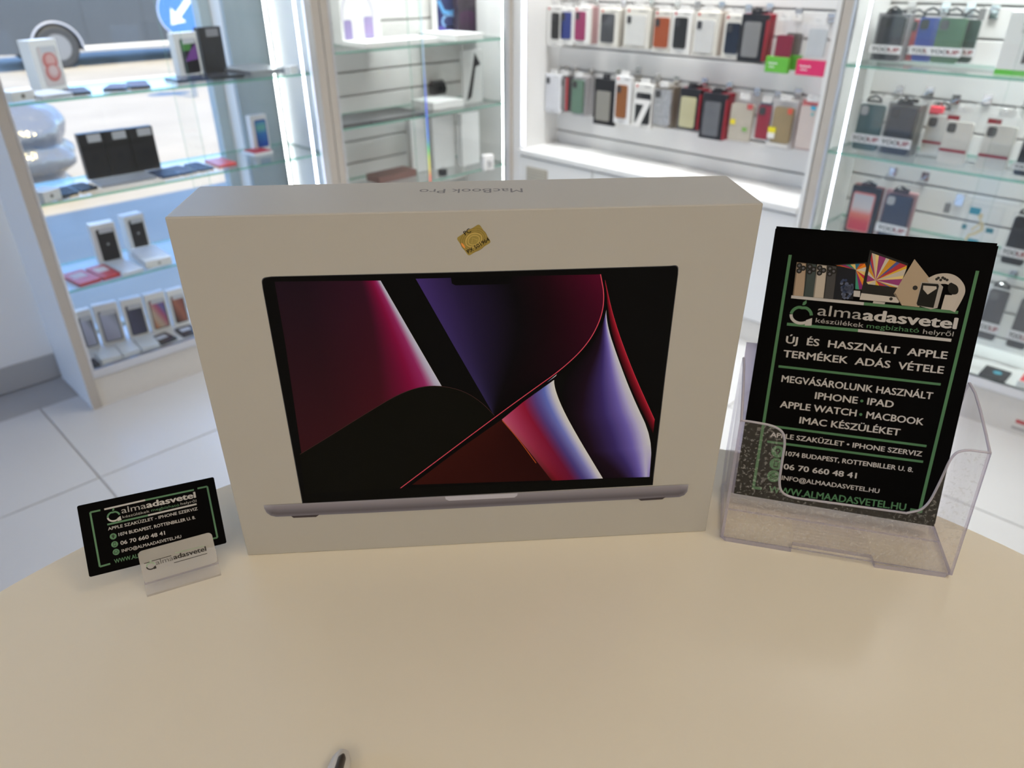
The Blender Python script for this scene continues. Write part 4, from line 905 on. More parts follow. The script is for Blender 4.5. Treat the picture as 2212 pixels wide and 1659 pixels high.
# ------------------------------------------------------------------ hanging phone cases
def z4(x, y): return (1120 + x/3.0722, y/3.0722)
def z5(x, y): return (1740 + x/3.0720, y/3.0720)
HOOKM = CHROME
def hang(label, rect, zf, xp, back, kind, col, short, behind=None, text=None, **k):
    x0, x1, y0, y1 = rect; xm, ym = (x0 + x1)/2, (y0 + y1)/2
    if back > 2.88:                        # hangs just clear of the glass shelf below it
        for sz in (1.122, .832, .536):
            if PX(*zf(xm, y1), xp).z < sz + .004 < PX(*zf(xm, y0), xp).z:
                xp = max(2.635 + (xp - RX + .03), min(xp, PZ(*zf(xm, y1), sz + .004).x + (xp - RX)))
    A, B = PX(*zf(x0, ym), xp), PX(*zf(x1, ym), xp); T_, B2 = PX(*zf(xm, y0), xp), PX(*zf(xm, y1), xp)
    if back > 2.88:
        for sz in (1.122, .832, .536, .155):
            if B2.z < sz + .003 and T_.z > sz: B2.z = sz + .003
    elif A.y > 2.219:
        B.y -= A.y - 2.219; A.y = 2.219
    w, h = A.y - B.y, T_.z - B2.z
    M = Matrix.Translation((xp, A.y, B2.z)) @ Matrix.Rotation(-math.pi/2, 4, 'Z')
    tab = .022
    r = empty('phone_case_pack', M, label, 'phone case', k.get('group'))
    d = k.get('d', .020); bh = h - tab
    if max(col) < .5: col = tuple(c*.72 for c in col)
    colm = mat('case_%02d%02d%02d_%s' % (int(col[0]*99), int(col[1]*99), int(col[2]*99), kind), col, k.get('rough', .35), k.get('metal', 0), var=k.get('var', (30, .06)))
    cb = k.get('case', (.20, .10, .82, .86))
    cz = rr(cb[0]*w, cb[1]*bh, cb[2]*w, cb[3]*bh, min(.009, w*.12), 4)
    p = Print((0, 0, 0), (1, 0, 0), (0, 0, 1), M, 2e-4)
    if kind == 'card':
        body = k.get('body', (.78, .77, .74))
        MB().box(0, w, 0, d, 0, bh).build('carton', mat('carton_%02d%02d%02d' % tuple(int(c*99) for c in body), body, .45), r, bevel=.002)
        cs = MB().prism(cz, -.004, .004).build('phone_case', colm, r)
        MB().prism(rr(cb[0]*w + .004, cb[3]*bh - .034, cb[0]*w + .026, cb[3]*bh - .005, .005, 3), -.0052, -.0035).build('camera_opening', mat('case_hole', (.05, .05, .055), .3), cs)
        p.disc(w*.16, bh*.94, .006, k.get('dot', (.62, .10, .08)), 1, 14); p.rect(w*.55, bh*.925, w*.86, bh*.95, (.35, .34, .33), 1); p.rect(w*.35, bh*.035, w*.65, bh*.055, (.45, .44, .43), 1)
        p.build('printed_front', r)
        tm_ = mat('tab_white', (.78, .77, .75), .45)
    elif kind == 'pouch':
        MB().box(0, w, 0, d, 0, bh).build('pouch', mat('pouch_black', (.02, .02, .024), .3), r, bevel=.003)
        cs = MB().prism(cz, -.004, .004).build('phone_case', colm, r)
        MB().prism(rr(cb[0]*w - .003, cb[1]*bh - .003, cb[2]*w + .003, cb[3]*bh + .003, .008, 3), -.0065, -.0060).build('clear_window', CLEAR, r)
        if k.get('strip'): MB().box(w - .004, w + .003, -.001, d + .001, .004, bh - .02).build('spine', mat('spine_red', (.32, .015, .03), .4), r, bevel=.001)
        tm_ = mat('pouch_black', (.02, .02, .024), .3)
    else:
        MB().box(0, w, 0, d, 0, bh).build('clear_shell', CLEAR, r, bevel=.002)
        cs = MB().prism(cz, .003, d - .003).build('phone_case', colm, r)
        u0, v1 = cb[0]*w, cb[3]*bh
        if k.get('cam', True):
            MB().prism(rr(u0 + .005, v1 - .036, u0 + .032, v1 - .006, .008, 4), .0012, .0032).build('camera_opening', mat('case_cam_%d' % int(k.get('camc', .06)*100), (k.get('camc', .06),)*3, .25), cs)
        if text:
            MB().box(-.0008, w + .0008, -.0012, 0, bh*.17, bh*.35).build('label_band', mat('band_white', (.74, .74, .75), .4), r)
            q = Print((0, -.0012, 0), (1, 0, 0), (0, 0, 1), M, 1.5e-4); s0, s1 = w*.08, w*.94; mid_ = s0 + (s1 - s0)*.62
            q.text('YOO', (s0, bh*.215), (mid_ - .001, bh*.215), (.03, .03, .035), 1, .02, bh*.092); q.text('UP', (mid_, bh*.215), (s1, bh*.215), (.30, .03, .04), 1, .02, bh*.092); q.build('printed_brand', r)
        if k.get('foot'):
            fb = MB().box(-.001, w + .001, -.0015, d + .0015, -.002, bh*.30).build('sleeve', mat('sleeve_%02d%02d' % (int(k['foot'][0]*99), int(k['foot'][1]*99)), k['foot'], .4), r, bevel=.001)
            q = Print((0, -.0015, 0), (1, 0, 0), (0, 0, 1), M, 1.5e-4)
            q.line([(w*(.12 + .05*i), bh*(.17 + .012*math.sin(i*2.1))) for i in range(9)], .0035, (.85, .85, .85), 1); q.line([(w*(.16 + .05*i), bh*(.10 + .010*math.sin(i*2.5))) for i in range(6)], .003, (.85, .85, .85), 1); q.build('printed_script', r)
        if k.get('red'):
            p.rect(w*.04, bh*.86, w*.44, bh*.95, (.30, .015, .03), 1); p.rect(w*.05, bh*.26, w*.92, bh*.31, (.34, .03, .05), 1); p.build('printed_front', r)
        if k.get('marks'):
            for (u_, v_, uu, vv, c) in k['marks']: p.rect(u_*w, v_*bh, uu*w, vv*bh, c, 1)
            p.build('printed_front', r)
        tm_ = mat('pouch_black', (.02, .02, .024), .3) if k.get('hanger') else mat('tab_white', (.78, .77, .75), .45)
    # hang tab with a slot
    cxx = w/2; hw_ = min(.022, w*.3)
    if k.get('hanger'):
        hb = MB().tube([(cxx - .020, d*.5, bh - .002), (cxx - .022, d*.5, bh + .008), (cxx - .010, d*.5, bh + .016), (cxx, d*.5, bh + .020), (cxx + .010, d*.5, bh + .016), (cxx + .022, d*.5, bh + .008), (cxx + .020, d*.5, bh - .002)], .0035, 8)
        hb.box(cxx - .026, cxx + .026, d*.5 - .003, d*.5 + .003, bh - .003, bh + .004).build('hanger', tm_, r)
    else:
        MB().box(cxx - hw_, cxx + hw_, d*.45, d*.55, bh - .002, bh + .011).box(cxx - hw_, cxx - .004, d*.45, d*.55, bh + .011, bh + .016).box(cxx + .004, cxx + hw_, d*.45, d*.55, bh + .011, bh + .016).box(cxx - hw_, cxx + hw_, d*.45, d*.55, bh + .016, bh + tab).build('hang_tab', tm_, r)
    # neighbours queued behind on the same hook
    nb = behind[0] if behind else 0
    for i in range(nb):
        o = .004 + (d + .003)*(i + 1) - .004
        R2 = empty('phone_case_pack', M @ Matrix.Translation((.002*((i % 2)*2 - 1), o, 0)), ('pack hanging directly behind the ', 'second pack back behind the ', 'third pack back behind the ')[i] + short, 'phone case', 'packs queued behind the ' + short)
        MB().box(0, w, 0, d, 0, bh).build('carton', mat('queue_%02d%02d%02d' % tuple(int(c*99) for c in behind[1]), behind[1], .45), R2, bevel=.002)
        MB().box(cxx - hw_, cxx + hw_, d*.45, d*.55, bh - .002, bh + .010).build('hang_tab', tm_, R2)
    # hook
    if k.get('hook', True):
        H = empty('display_hook', Matrix.Translation((back, A.y - cxx, B2.z + bh + (.0145 if not k.get('hanger') else .012))) @ Matrix.Rotation(-math.pi/2, 4, 'Z'), 'chrome hook carrying the ' + short, 'hook', 'chrome hooks on the slat walls')
        L = back - xp
        MB().tube([(0, -.001, 0), (0, -L - .004, 0), (0, -L - .014, .002), (0, -L - .020, .010)], .0022, 8).build('rod', HOOKM, H)
        MB().box(-.014, .014, -.0035, .0, -.012, .020).build('bracket', HOOKM, H, bevel=.001)
    return r
NX, NB = 2.755, 2.858
G1, G2 = 'cases on the upper niche row', 'cases on the lower niche row'
CRM = (.68, .66, .60)
hang('white carton with a slim black phone case, first of the upper niche row', (140, 246, 5, 300), z4, NX, NB, 'card', (.03, .032, .035), 'black slim case carton', case=(.34, .18, .80, .84), group=G1)
hang('white carton with a royal blue phone case', (270, 366, 20, 302), z4, NX + .004, NB, 'card', (.045, .07, .30), 'royal blue case carton', case=(.14, .18, .84, .90), group=G1)
hang('white carton with a magenta phone case', (368, 470, 10, 292), z4, NX, NB, 'card', (.40, .05, .16), 'magenta case carton', (2, (.48, .30, .30)), case=(.10, .10, .76, .88), group=G1)
hang('cream carton with a smoky grey clear case', (535, 662, 22, 312), z4, NX, NB, 'card', (.10, .105, .115), 'smoky grey case carton', (2, (.50, .47, .42)), body=CRM, case=(.12, .12, .80, .88), rough=.12, group=G1)
hang('wide cream carton with a clear white case', (702, 868, 18, 322), z4, NX, NB, 'card', (.62, .62, .60), 'clear white case carton', (2, (.16, .13, .10)), body=CRM, case=(.10, .08, .86, .84), rough=.12, group=G1)
hang('cream carton with an orange phone case', (895, 1012, 32, 348), z4, NX, NB, 'card', (.46, .105, .04), 'orange case carton', body=CRM, case=(.08, .12, .90, .84), dot=(.55, .02, .03), group=G1)
hang('white carton with a black phone case, right of the orange one', (1016, 1146, 34, 362), z4, NX - .004, NB, 'card', (.035, .037, .042), 'black case carton by the orange one', case=(.14, .14, .80, .86), dot=(.5, .02, .03), group=G1)
hang('cream carton with a glossy transparent case', (1165, 1322, 38, 372), z4, NX, NB, 'card', (.60, .60, .585), 'transparent case carton', (2, (.50, .44, .38)), body=CRM, case=(.10, .08, .86, .82), rough=.08, group=G1)
hang('cream carton with a dark navy case', (1360, 1480, 56, 392), z4, NX, NB, 'card', (.03, .038, .06), 'dark navy case carton', body=CRM, case=(.16, .12, .92, .82), dot=(.5, .02, .03), rough=.1, group=G1)
hang('black framed pouch with a pale case and a red spine, upper niche row', (1468, 1640, 50, 412), z4, NX - .006, NB, 'pouch', (.36, .355, .345), 'upper black pouch', (2, (.30, .012, .03)), case=(.16, .10, .80, .84), strip=True, rough=.12, group=G1)
hang('clear pack with a crimson case and a bright green sleeve', (1662, 1812, 90, 482), z4, NX - .012, NB, 'clear', (.33, .012, .05), 'crimson case pack with green sleeve', case=(.30, .28, .98, .72), foot=(.13, .46, .05), group=G1, cam=False)
hang('clear pack with a green sleeve, half hidden behind the crimson one', (1740, 1885, 92, 462), z4, NX + .028, NB, 'clear', (.24, .22, .20), 'hidden green sleeve pack', case=(.2, .3, .9, .75), foot=(.12, .42, .05), group=G1, cam=False, hook=False)
hang('clear pack with a pale case and a hot pink sleeve', (1868, 2056, 118, 502), z4, NX - .004, NB, 'clear', (.58, .60, .60), 'pale case pack with pink sleeve', case=(.22, .36, .86, .92), foot=(.72, .03, .14), group=G1, cam=False)
hang('white soft pouch hanging first in the lower niche row', (140, 240, 456, 742), z4, NX, NB, 'card', (.66, .67, .70), 'white soft pouch', body=(.74, .75, .77), case=(.08, .10, .92, .94), dot=(.7, .7, .72), group=G2)
hang('grey clear pack with a red edge, lower niche row', (252, 338, 468, 742), z4, NX + .004, NB, 'clear', (.30, .28, .28), 'grey pack with red edge', (1, (.10, .09, .09)), case=(.10, .06, .70, .92), marks=[(.72, .04, .88, .96, (.45, .06, .07))], group=G2)
hang('clear pack with a sage green phone case', (345, 432, 478, 770), z4, NX, NB, 'clear', (.17, .29, .21), 'sage green case pack', (3, (.40, .39, .40)), case=(.06, .06, .86, .92), group=G2)
hang('black framed pouch with a beige case, lower niche row', (500, 638, 490, 832), z4, NX, NB, 'pouch', (.40, .38, .33), 'beige case pouch', case=(.14, .10, .80, .74), group=G2)
hang('white pack with a tan leather phone case', (638, 745, 470, 822), z4, NX - .004, NB, 'card', (.34, .13, .05), 'tan leather case pack', body=(.70, .70, .70), case=(.12, .12, .78, .82), group=G2)
hang('white carton with a black case and a big white 7', (760, 888, 520, 852), z4, NX, NB, 'card', (.035, .035, .04), 'carton with the big 7', body=(.70, .69, .66), case=(.16, .10, .92, .80), group=G2)
o7 = [o for o in bpy.data.objects if o.get('label') == 'white carton with a black case and a big white 7'][0]
h7 = max(v.co.z for c in o7.children if c.name.startswith('carton') for v in c.data.vertices); w7 = max(v.co.x for c in o7.children if c.name.startswith('carton') for v in c.data.vertices)
p = Print((0, -.0056, 0), (1, 0, 0), (0, 0, 1), None, 1e-4); p.text('7', (w7*.16, h7*.02), (w7*.92, h7*.02), (.72, .71, .69), 1, .02, h7*.66); p.build('printed_seven', o7)
hang('clear pack with a silver glittering case', (888, 1010, 540, 852), z4, NX, NB, 'clear', (.62, .62, .63), 'silver glitter case pack', (2, (.20, .17, .13)), case=(.06, .06, .94, .94), rough=.18, metal=.6, var=(90, .5), group=G2)
hang('black topped pouch with a pale yellow case and a red spine', (1064, 1200, 550, 862), z4, NX - .004, NB, 'pouch', (.56, .52, .30), 'pale yellow case pouch', (2, (.30, .012, .03)), case=(.10, .05, .84, .80), strip=True, rough=.15, group=G2)
hang('black framed pouch with a grey clear case and a red spine, lower niche row', (1208, 1372, 580, 928), z4, NX - .008, NB, 'pouch', (.22, .22, .225), 'grey case pouch', (2, (.30, .012, .03)), case=(.16, .08, .80, .82), strip=True, rough=.1, group=G2)
hang('clear pack with a crinkled beige case and a yellow dot', (1392, 1558, 620, 955), z4, NX - .006, NB, 'clear', (.52, .47, .38), 'crinkled beige case pack', case=(.06, .05, .94, .90), marks=[(.10, .42, .30, .54, (.75, .62, .05)), (.62, .30, .80, .38, (.20, .42, .10)), (.70, .80, .92, .92, (.50, .10, .10))], rough=.12, group=G2, cam=False)
hang('clear pack with a red case, lower niche row', (1575, 1672, 640, 935), z4, NX + .004, NB, 'clear', (.44, .03, .06), 'red case pack', (1, (.10, .16, .22)), case=(.06, .04, .94, .92), group=G2)
hang('clear pack with a gold case and a yellow sticker', (1655, 1828, 625, 992), z4, NX - .010, NB, 'clear', (.46, .34, .17), 'gold case pack', (1, (.60, .58, .56)), case=(.16, .12, .90, .86), marks=[(.06, .32, .36, .44, (.76, .66, .04)), (.06, .20, .34, .32, (.75, .74, .70)), (.70, .74, .88, .86, (.62, .12, .08)), (.04, .05, .92, .11, (.7, .68, .64))], group=G2, cam=False)
hang('clear pack with a pale pink case and a coral edge', (1848, 1985, 630, 1002), z4, NX - .004, NB, 'clear', (.66, .56, .50), 'pale pink case pack', (1, (.70, .16, .16)), case=(.05, .03, .95, .90), marks=[(.55, .84, .80, .92, (.08, .42, .62)), (.60, .72, .74, .78, (.25, .50, .48))], group=G2, cam=False)
# right-hand cabinet: three rows on hooks
RX, RBk = 2.765, 2.898
GR = 'cases in the right-hand cabinet'
hang('clear case pack with a black marble case, first of the top right row', (446, 660, 40, 412), z5, RX, RBk, 'clear', (.05, .052, .058), 'black marble case pack', (2, (.26, .26, .27)), 'Y', hanger=True, var=(25, .5), case=(.14, .03, .90, .94), group=GR)
hang('clear case pack with a red case, mostly hidden beside the blue one', (652, 760, 60, 414), z5, RX + .022, RBk, 'clear', (.50, .06, .06), 'hidden red case pack', None, 'Y', hanger=True, case=(.1, .03, .92, .94), group=GR, hook=False)
hang('clear case pack with a bright blue case', (715, 880, 46, 420), z5, RX - .004, RBk, 'clear', (.03, .075, .42), 'bright blue case pack', None, 'Y', hanger=True, camc=.03, case=(.12, .03, .92, .94), group=GR)
hang('clear case pack with a green case, in front of a darker green one', (836, 1062, 48, 432), z5, RX - .028, RBk, 'clear', (.09, .21, .105), 'green case pack', None, 'Y', hanger=True, camc=.08, case=(.12, .03, .92, .94), group=GR)
hang('clear case pack with a dark green case, behind the brighter green one', (985, 1148, 60, 430), z5, RX + .012, RBk, 'clear', (.03, .075, .045), 'dark green case pack', None, 'Y', hanger=True, case=(.12, .03, .92, .94), group=GR, hook=False)
hang('clear case pack with a teal grey case', (318, 520, 626, 1012), z5, RX, RBk, 'clear', (.10, .17, .17), 'teal grey case pack', None, 'Y', hanger=True, camc=.40, case=(.10, .03, .92, .94), group=GR)
hang('clear case pack with a graphite case', (510, 728, 642, 1042), z5, RX - .004, RBk, 'clear', (.055, .058, .068), 'graphite case pack', (3, (.17, .17, .165)), 'Y', hanger=True, camc=.03, case=(.12, .03, .92, .94), group=GR)
hang('clear pack with a cream case, under the bright red clip', (784, 950, 672, 1044), z5, RX + .016, RBk, 'clear', (.70, .68, .63), 'cream case pack under the red clip', None, red=True, hanger=True, camc=.03, case=(.06, .03, .94, .84), group=GR)
hang('clear pack with a cream case and dark red bands, middle of three', (898, 1110, 700, 1112), z5, RX - .010, RBk, 'clear', (.72, .69, .63), 'middle cream case pack', None, red=True, camc=.03, case=(.06, .03, .94, .84), group=GR)
hang('clear pack with a cream case and dark red bands, right of three', (1160, 1400, 722, 1150), z5, RX - .018, RBk, 'clear', (.72, .69, .63), 'right cream case pack', None, red=True, camc=.03, case=(.06, .03, .94, .84), group=GR)
hang('clear case pack with a black case at the right photo edge, second row', (1398, 1560, 860, 1200), z5, RX - .020, RBk, 'clear', (.025, .026, .03), 'edge black case pack', None, 'Y', hanger=True, case=(.1, .03, .92, .94), group=GR)
hang('black framed pouch with a white to coral fading case', (280, 478, 1195, 1568), z5, RX, RBk, 'pouch', (.68, .17, .13), 'coral fading case pouch', (1, (.30, .05, .05)), hanger=True, case=(.10, .06, .86, .88), group=GR)
oc = [o for o in bpy.data.objects if o.get('label') == 'black framed pouch with a white to coral fading case'][0]
cw_ = [c for c in oc.children if c.name.startswith('phone_case')][0].data
xs = [v.co.x for v in cw_.vertices]; zs_ = [v.co.z for v in cw_.vertices]
p = Print((0, -.0042, 0), (1, 0, 0), (0, 0, 1), None, 1e-4)
p.strip([(min(xs) + .004, min(zs_) + .006), (max(xs) - .004, min(zs_) + .006)], [(min(xs) + .004, max(zs_) - .006), (max(xs) - .004, max(zs_) - .006)], lambda t, s: ramp([(0, (.62, .03, .06)), (.25, (.66, .06, .07)), (.45, (.76, .20, .13)), (.62, (.66, .60, .58)), (1, (.55, .56, .58))], s), 6, 14, 0); p.build('printed_fade', oc)
hang('clear case pack with a navy case, third right row', (486, 700, 1232, 1612), z5, RX - .006, RBk, 'clear', (.035, .045, .085), 'navy case pack', (1, (.42, .22, .22)), 'Y', hanger=True, camc=.40, case=(.10, .03, .92, .94), group=GR)
hang('black case pack at the right photo edge, third row', (1325, 1520, 1370, 1780), z5, RX - .014, RBk, 'clear', (.028, .028, .033), 'edge black case pack, third row', None, 'Y', hanger=True, camc=.02, case=(.10, .03, .92, .94), group=GR)
def zid(x, y): return (x, y)
hang('clear case pack with a grey case beside the leaflet, fourth row', (2118, 2172, 604, 742), zid, RX, RBk, 'clear', (.13, .13, .14), 'grey case pack, fourth row', None, 'Y', hanger=True, camc=.16, case=(.08, .03, .92, .94), group=GR)
hang('clear case pack with a grey case at the right photo edge, fourth row', (2186, 2240, 624, 762), zid, RX, RBk, 'clear', (.13, .13, .14), 'edge grey case pack, fourth row', None, 'Y', hanger=True, camc=.16, case=(.08, .03, .92, .94), group=GR)
# boxes and small things of the right-hand cabinet
def facing(name, label, cat, x0, x1, y0, y1, zf, xp, d, m):
    xm, ym = (x0 + x1)/2, (y0 + y1)/2
    A, B = PX(*zf(x0, ym), xp), PX(*zf(x1, ym), xp); T_, B2 = PX(*zf(xm, y0), xp), PX(*zf(xm, y1), xp)
    M = Matrix.Translation((xp, A.y, B2.z)) @ Matrix.Rotation(-math.pi/2, 4, 'Z'); r = empty(name, M, label, cat)
    w, h = A.y - B.y, T_.z - B2.z
    if m: MB().box(0, w, 0, d, 0, h).build('carton', m, r, bevel=.001)
    return r, Print((0, 0, 0), (1, 0, 0), (0, 0, 1), M, 1.5e-4), w, h
ZR1 = 1.1225
A, B = PX(*z5(1250, 480), 2.64), PX(*z5(1500, 500), 2.64)
M = Matrix.Translation((2.66, A.y + .005, ZR1)) @ Matrix.Rotation(-math.pi/2, 4, 'Z')
r = empty('holder_box', M, 'white and green phone holder box standing on the right glass shelf', 'box')
w, h = .16, .175
MB().box(0, w, 0, .06, 0, h).build('carton', PAPER, r, bevel=.001)
p = Print((0, 0, 0), (1, 0, 0), (0, 0, 1), M, 1.5e-4)
p.rect(0, 0, w, h*.09, (.12, .55, .05), 1); p.text('hoco.', (w*.30, h*.90), (w*.62, h*.90), (.04, .04, .04), 2, .02, h*.04); p.text('AIRBAG', (w*.26, h*.80), (w*.72, h*.80), (.04, .04, .04), 2, .02, h*.05)
for k_ in range(3): p.rect(w*.26, h*(.74 - .03*k_), w*(.62 - .08*k_), h*(.75 - .03*k_), (.35, .35, .35), 2)
p.rect(w*.46, h*.52, w*.98, h*.72, (.10, .09, .07), 2); p.rect(w*.46, h*.47, w*.98, h*.53, (.12, .55, .05), 2); p.rect(w*.40, h*.20, w*.98, h*.44, (.09, .085, .075), 2); p.rect(w*.50, h*.14, w*.98, h*.24, (.07, .05, .16), 3); p.rect(w*.44, h*.32, w*.56, h*.35, (.60, .52, .34), 3); p.rect(w*.54, h*.62, w*.70, h*.64, (.60, .52, .34), 3); p.build('printed_front', r)
# empty hooks
for (lab, q) in (('empty chrome hook right of the green case packs', z5(1262, 60)), ('empty chrome hook above the clear teal pack', z5(1030, 1310))):
    Pk = PX(*q, RBk); H = empty('display_hook', Matrix.Translation((RBk, Pk.y, Pk.z)) @ Matrix.Rotation(-math.pi/2, 4, 'Z'), lab, 'hook', 'chrome hooks on the slat walls')
    MB().tube([(0, -.001, 0), (0, -.12, 0), (0, -.13, .004), (0, -.134, .012)], .0022, 8).build('rod', HOOKM, H); MB().box(-.014, .014, -.0035, 0, -.03, .012).build('bracket', HOOKM, H, bevel=.001)
    MB().box(-.010, .010, -.137, -.135, -.028, .006).build('price_plate', mat('price_plate_grey', (.25, .24, .23), .4), H)
r, p, w, h = facing('clip', 'bright red clip above the hidden cream case pack', 'clip', 822, 916, 694, 756, z5, RX - .03, .03, None)
MB().box(0, w, 0, .02, 0, h*.8).build('jaw', mat('clip_red', (.85, .06, .09), .25), r, bevel=.004); MB().tube([(w*.2, .01, h*.8), (w*.2, .01, h*1.2), (w*.8, .01, h*1.2), (w*.8, .01, h*.8)], .0025, 8).build('loop', BLACKP, r)
r, p, w, h = facing('gift_box', 'clear box with teal panels and a beige figure print', 'box', 1030, 1270, 1372, 1648, z5, RX - .03, .05, CLEAR)
p.rect(w*.10, h*.80, w*.42, h*.97, (.05, .30, .40), 1); p.rect(w*.30, h*.02, w*.62, h*.20, (.05, .30, .40), 1); p.rect(w*.02, h*.40, w*.16, h*.52, (.08, .26, .32), 1); p.rect(w*.72, h*.42, w*.94, h*.54, (.08, .26, .32), 1)
bg_ = (.72, .60, .36)
p.disc(w*.46, h*.78, w*.07, bg_, 2, 14, h*.075); p.line([(w*.46, h*.70), (w*.58, h*.60), (w*.60, h*.46), (w*.44, h*.34), (w*.30, h*.28), (w*.24, h*.12)], [.005, .010, .012, .011, .010, .008], bg_, 2); p.line([(w*.52, h*.62), (w*.38, h*.48), (w*.32, h*.40)], .007, bg_, 2); p.build('printed_figure', r)
bk = [c for c in r.children][0]
r2_, p2, w2, h2 = facing('blister_card', 'long clear blister card hanging above the teal clear box', 'blister card', 1050, 1450, 1300, 1345, z5, RX + .02, .012, None)
MB().box(0, w2, 0, .010, 0, h2).build('blister', CLEAR, r2_, bevel=.002); MB().box(.01, w2 - .01, .003, .008, h2*.2, h2*.6).build('card', PAPER, r2_)
def rflat(name, label, cat, fl, fr, th, d, m, z, screen=None, dotc=None):
    A, B = PZ(*fl, z), PZ(*fr, z); xx = max(XF + .03, min(A.x, XF + .29 - d)); y0 = A.y; w = A.y - B.y
    M = Matrix.Translation((xx, y0, z)) @ Matrix.Rotation(-math.pi/2, 4, 'Z'); r = empty(name, M, label, cat)
    MB().prism(rr(0, 0, w, d, .006, 3), 0, th, axis='z').build('body', m, r)
    p = Print((0, 0, th), (1, 0, 0), (0, 1, 0), M, 1.5e-4)
    if screen: p.poly(rr(.004, .004, w - .004, d - .004, .005, 3), screen, 0)
    if dotc: p.disc(w*.55, d*.6, .014, dotc, 1, 16)
    p.build('top_face', r)
ZD = .1555
rflat('tablet', 'dark tablet with a cyan dot lying on the right cabinet floor', 'tablet', (2094, 832), (2150, 852), .008, .10, PHD, ZD, (.05, .05, .055), (.10, .42, .55))
rflat('flat_box', 'white box with a red print lying at the right photo edge', 'box', (2185, 846), (2228, 866), .03, .09, PAPER, ZD, (.62, .06, .07))
p = Print((0, .006, 0), (1, 0, 0), (0, 0, 1), MR, 2e-4)
q0_ = PX(2196, 905, XF + .006); q1_ = PX(2196, 926, XF + .006); lx = .722 - q0_.y
p.rect(lx, q0_.z - .014, lx + .030, q0_.z, (.55, .12, .12), 1); p.rect(lx - .006, q1_.z - .004, lx + .05, q1_.z + .006, (.45, .42, .40), 1); p.build('printed_mark', vr)

# ------------------------------------------------------------------ street outside
CARP = mat('car_paint', (.055, .06, .066), .35, 0, var=(2, .1)); RUB = mat('tyre_rubber', (.03, .03, .03), .7); RIM = mat('wheel_alloy', (.22, .21, .20), .4, .5)
car = empty('parked_car', Matrix.Translation((2.95, 13.75, -.02)), 'dark grey car parked across the street, seen through the window', 'car')
def wheel_arch(cx, r0, n=12): return [(cx + r0*math.cos(math.pi - math.pi*i/n), .30 + r0*math.sin(math.pi - math.pi*i/n)) for i in range(n + 1)]
prof = [(-.0, .32), (.02, .25)] + [(.52, .24)] + wheel_arch(.92, .37) + [(1.32, .24), (3.22, .24)] + wheel_arch(3.72, .37) + [(4.14, .24), (4.50, .28), (4.52, .55), (4.42, .86), (3.9, .95), (3.3, 1.30), (2.9, 1.42), (1.9, 1.45), (1.0, 1.42), (.40, 1.30), (.05, .98), (.0, .62)]
cb_ = MB().prism(prof, 0, 1.72).build('body', CARP, car)
MB().prism([(1.45, .98), (2.3, .98), (2.3, 1.36), (1.95, 1.37), (1.5, 1.25)], -.006, 0).build('side_window', mat('car_glass', (.04, .05, .06), .05), car)
MB().prism([(2.38, .98), (3.45, .98), (3.2, 1.24), (2.88, 1.35), (2.38, 1.36)], -.006, 0).build('side_window', mat('car_glass', (.04, .05, .06), .05), car)
MB().box(1.30, 3.34, -.035, .02, .245, .31).build('sill_trim', mat('sill_bright', (.72, .68, .60), .4), car, bevel=.01)
for cx in (.92, 3.72):
    MB().tube([(cx + .375*math.cos(math.pi*i/16), -.008, .30 + .375*math.sin(math.pi*i/16)) for i in range(17)], .018, 8).build('arch_trim', mat('arch_trim_grey', (.40, .40, .42), .4), car)
    for yy in (.10, 1.62):
        wl = MB().tube([(cx, yy - .11, .31), (cx, yy - .10, .31), (cx, yy + .10, .31), (cx, yy + .11, .31)], [.28, .315, .315, .28], 28).build('tyre', RUB, car)
        MB().tube([(cx, yy - .118, .31), (cx, yy - .09, .31)], [.19, .205], 20).build('rim', RIM, wl)
for cx in (1.4, 2.35, 3.5): MB().box(cx, cx + .006, -.003, .001, .36, .97).build('door_gap', RUB, car)
SG = empty('traffic_sign', Matrix.Translation((4.03, 9.3, -.02)), 'round blue traffic sign with a white arrow pointing down left', 'traffic sign')
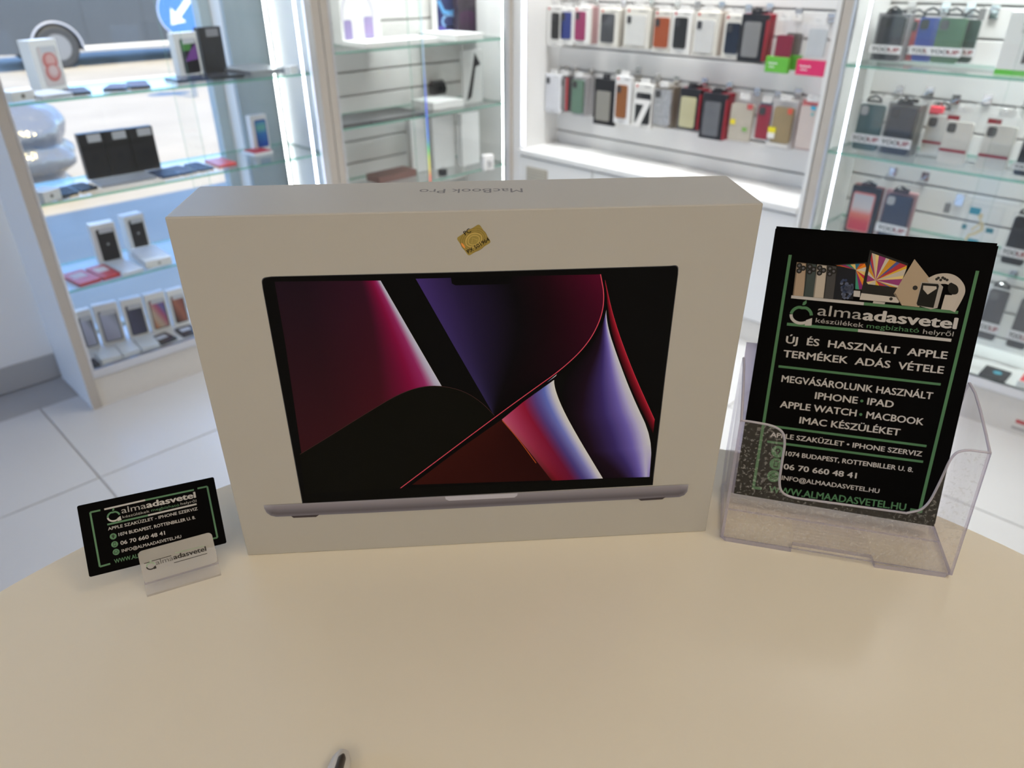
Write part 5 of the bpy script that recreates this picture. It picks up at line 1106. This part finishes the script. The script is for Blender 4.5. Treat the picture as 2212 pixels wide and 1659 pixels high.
MB().tube([(0, .03, 0), (0, .03, 1.25)], .03, 12).build('post', mat('post_grey', (.35, .36, .37), .4, .6), SG)
MB().tube([(0, -.004, .96), (0, .004, .96)], .27, 40).build('disc', mat('sign_blue', (.05, .17, .50), .35), SG)
p = Print((0, -.004, .96), (1, 0, 0), (0, 0, 1), None, 4e-4)
aw = Vector((-.72, -.70)); aw.normalize(); an = Vector((-aw.y, aw.x))
f2 = lambda s, t: tuple(aw*s + an*t)
p.poly([f2(-.19, .035), f2(.04, .035), f2(.04, .11), f2(.19, 0), f2(.04, -.11), f2(.04, -.035), f2(-.19, -.035)], (.75, .75, .74), 1); p.line([(.262*math.cos(2*math.pi*i/40), .262*math.sin(2*math.pi*i/40)) for i in range(41)], .008, (.75, .75, .74), 1); p.build('white_arrow', SG)
# rumpled plastic bag on the pavement
Bp = PZ(62, 425, -.02)
bag = MB(); seg, nz_ = 40, 44; vs_ = []; fs_ = []
profb = [(.02, 0), (.30, .01), (.34, .08), (.27, .15), (.37, .22), (.40, .29), (.31, .36), (.36, .44), (.37, .50), (.28, .58), (.14, .64), (.05, .66)]
pr_ = resample(profb, nz_)
for i, (r_, z_) in enumerate(pr_):
    for k in range(seg):
        a = 2*math.pi*k/seg; nzv = mnoise.noise(Vector((math.cos(a)*1.6, math.sin(a)*1.6, z_*7.0))); rr_ = r_*(1 + .16*nzv)
        vs_.append((rr_*math.cos(a), rr_*math.sin(a), z_ + .02*nzv*(1 if 2 < i else 0)))
for i in range(nz_):
    for k in range(seg): fs_.append((i*seg + k, i*seg + (k + 1) % seg, (i + 1)*seg + (k + 1) % seg, (i + 1)*seg + k))
bag.add(vs_, fs_, 0, True); bag.add([vs_[k] for k in range(seg)], [tuple(range(seg - 1, -1, -1))], 0); bag.add([vs_[nz_*seg + k] for k in range(seg)], [tuple(range(seg))], 0)
ob = bag.build('plastic_bag', mat('bag_plastic', (.15, .165, .19), .16, spec=.8, bump=(9, .5, .05)))
ob.location = (Bp.x, Bp.y, -.02); tag(ob, 'rumpled grey-blue plastic sack on the pavement outside the window', 'sack')
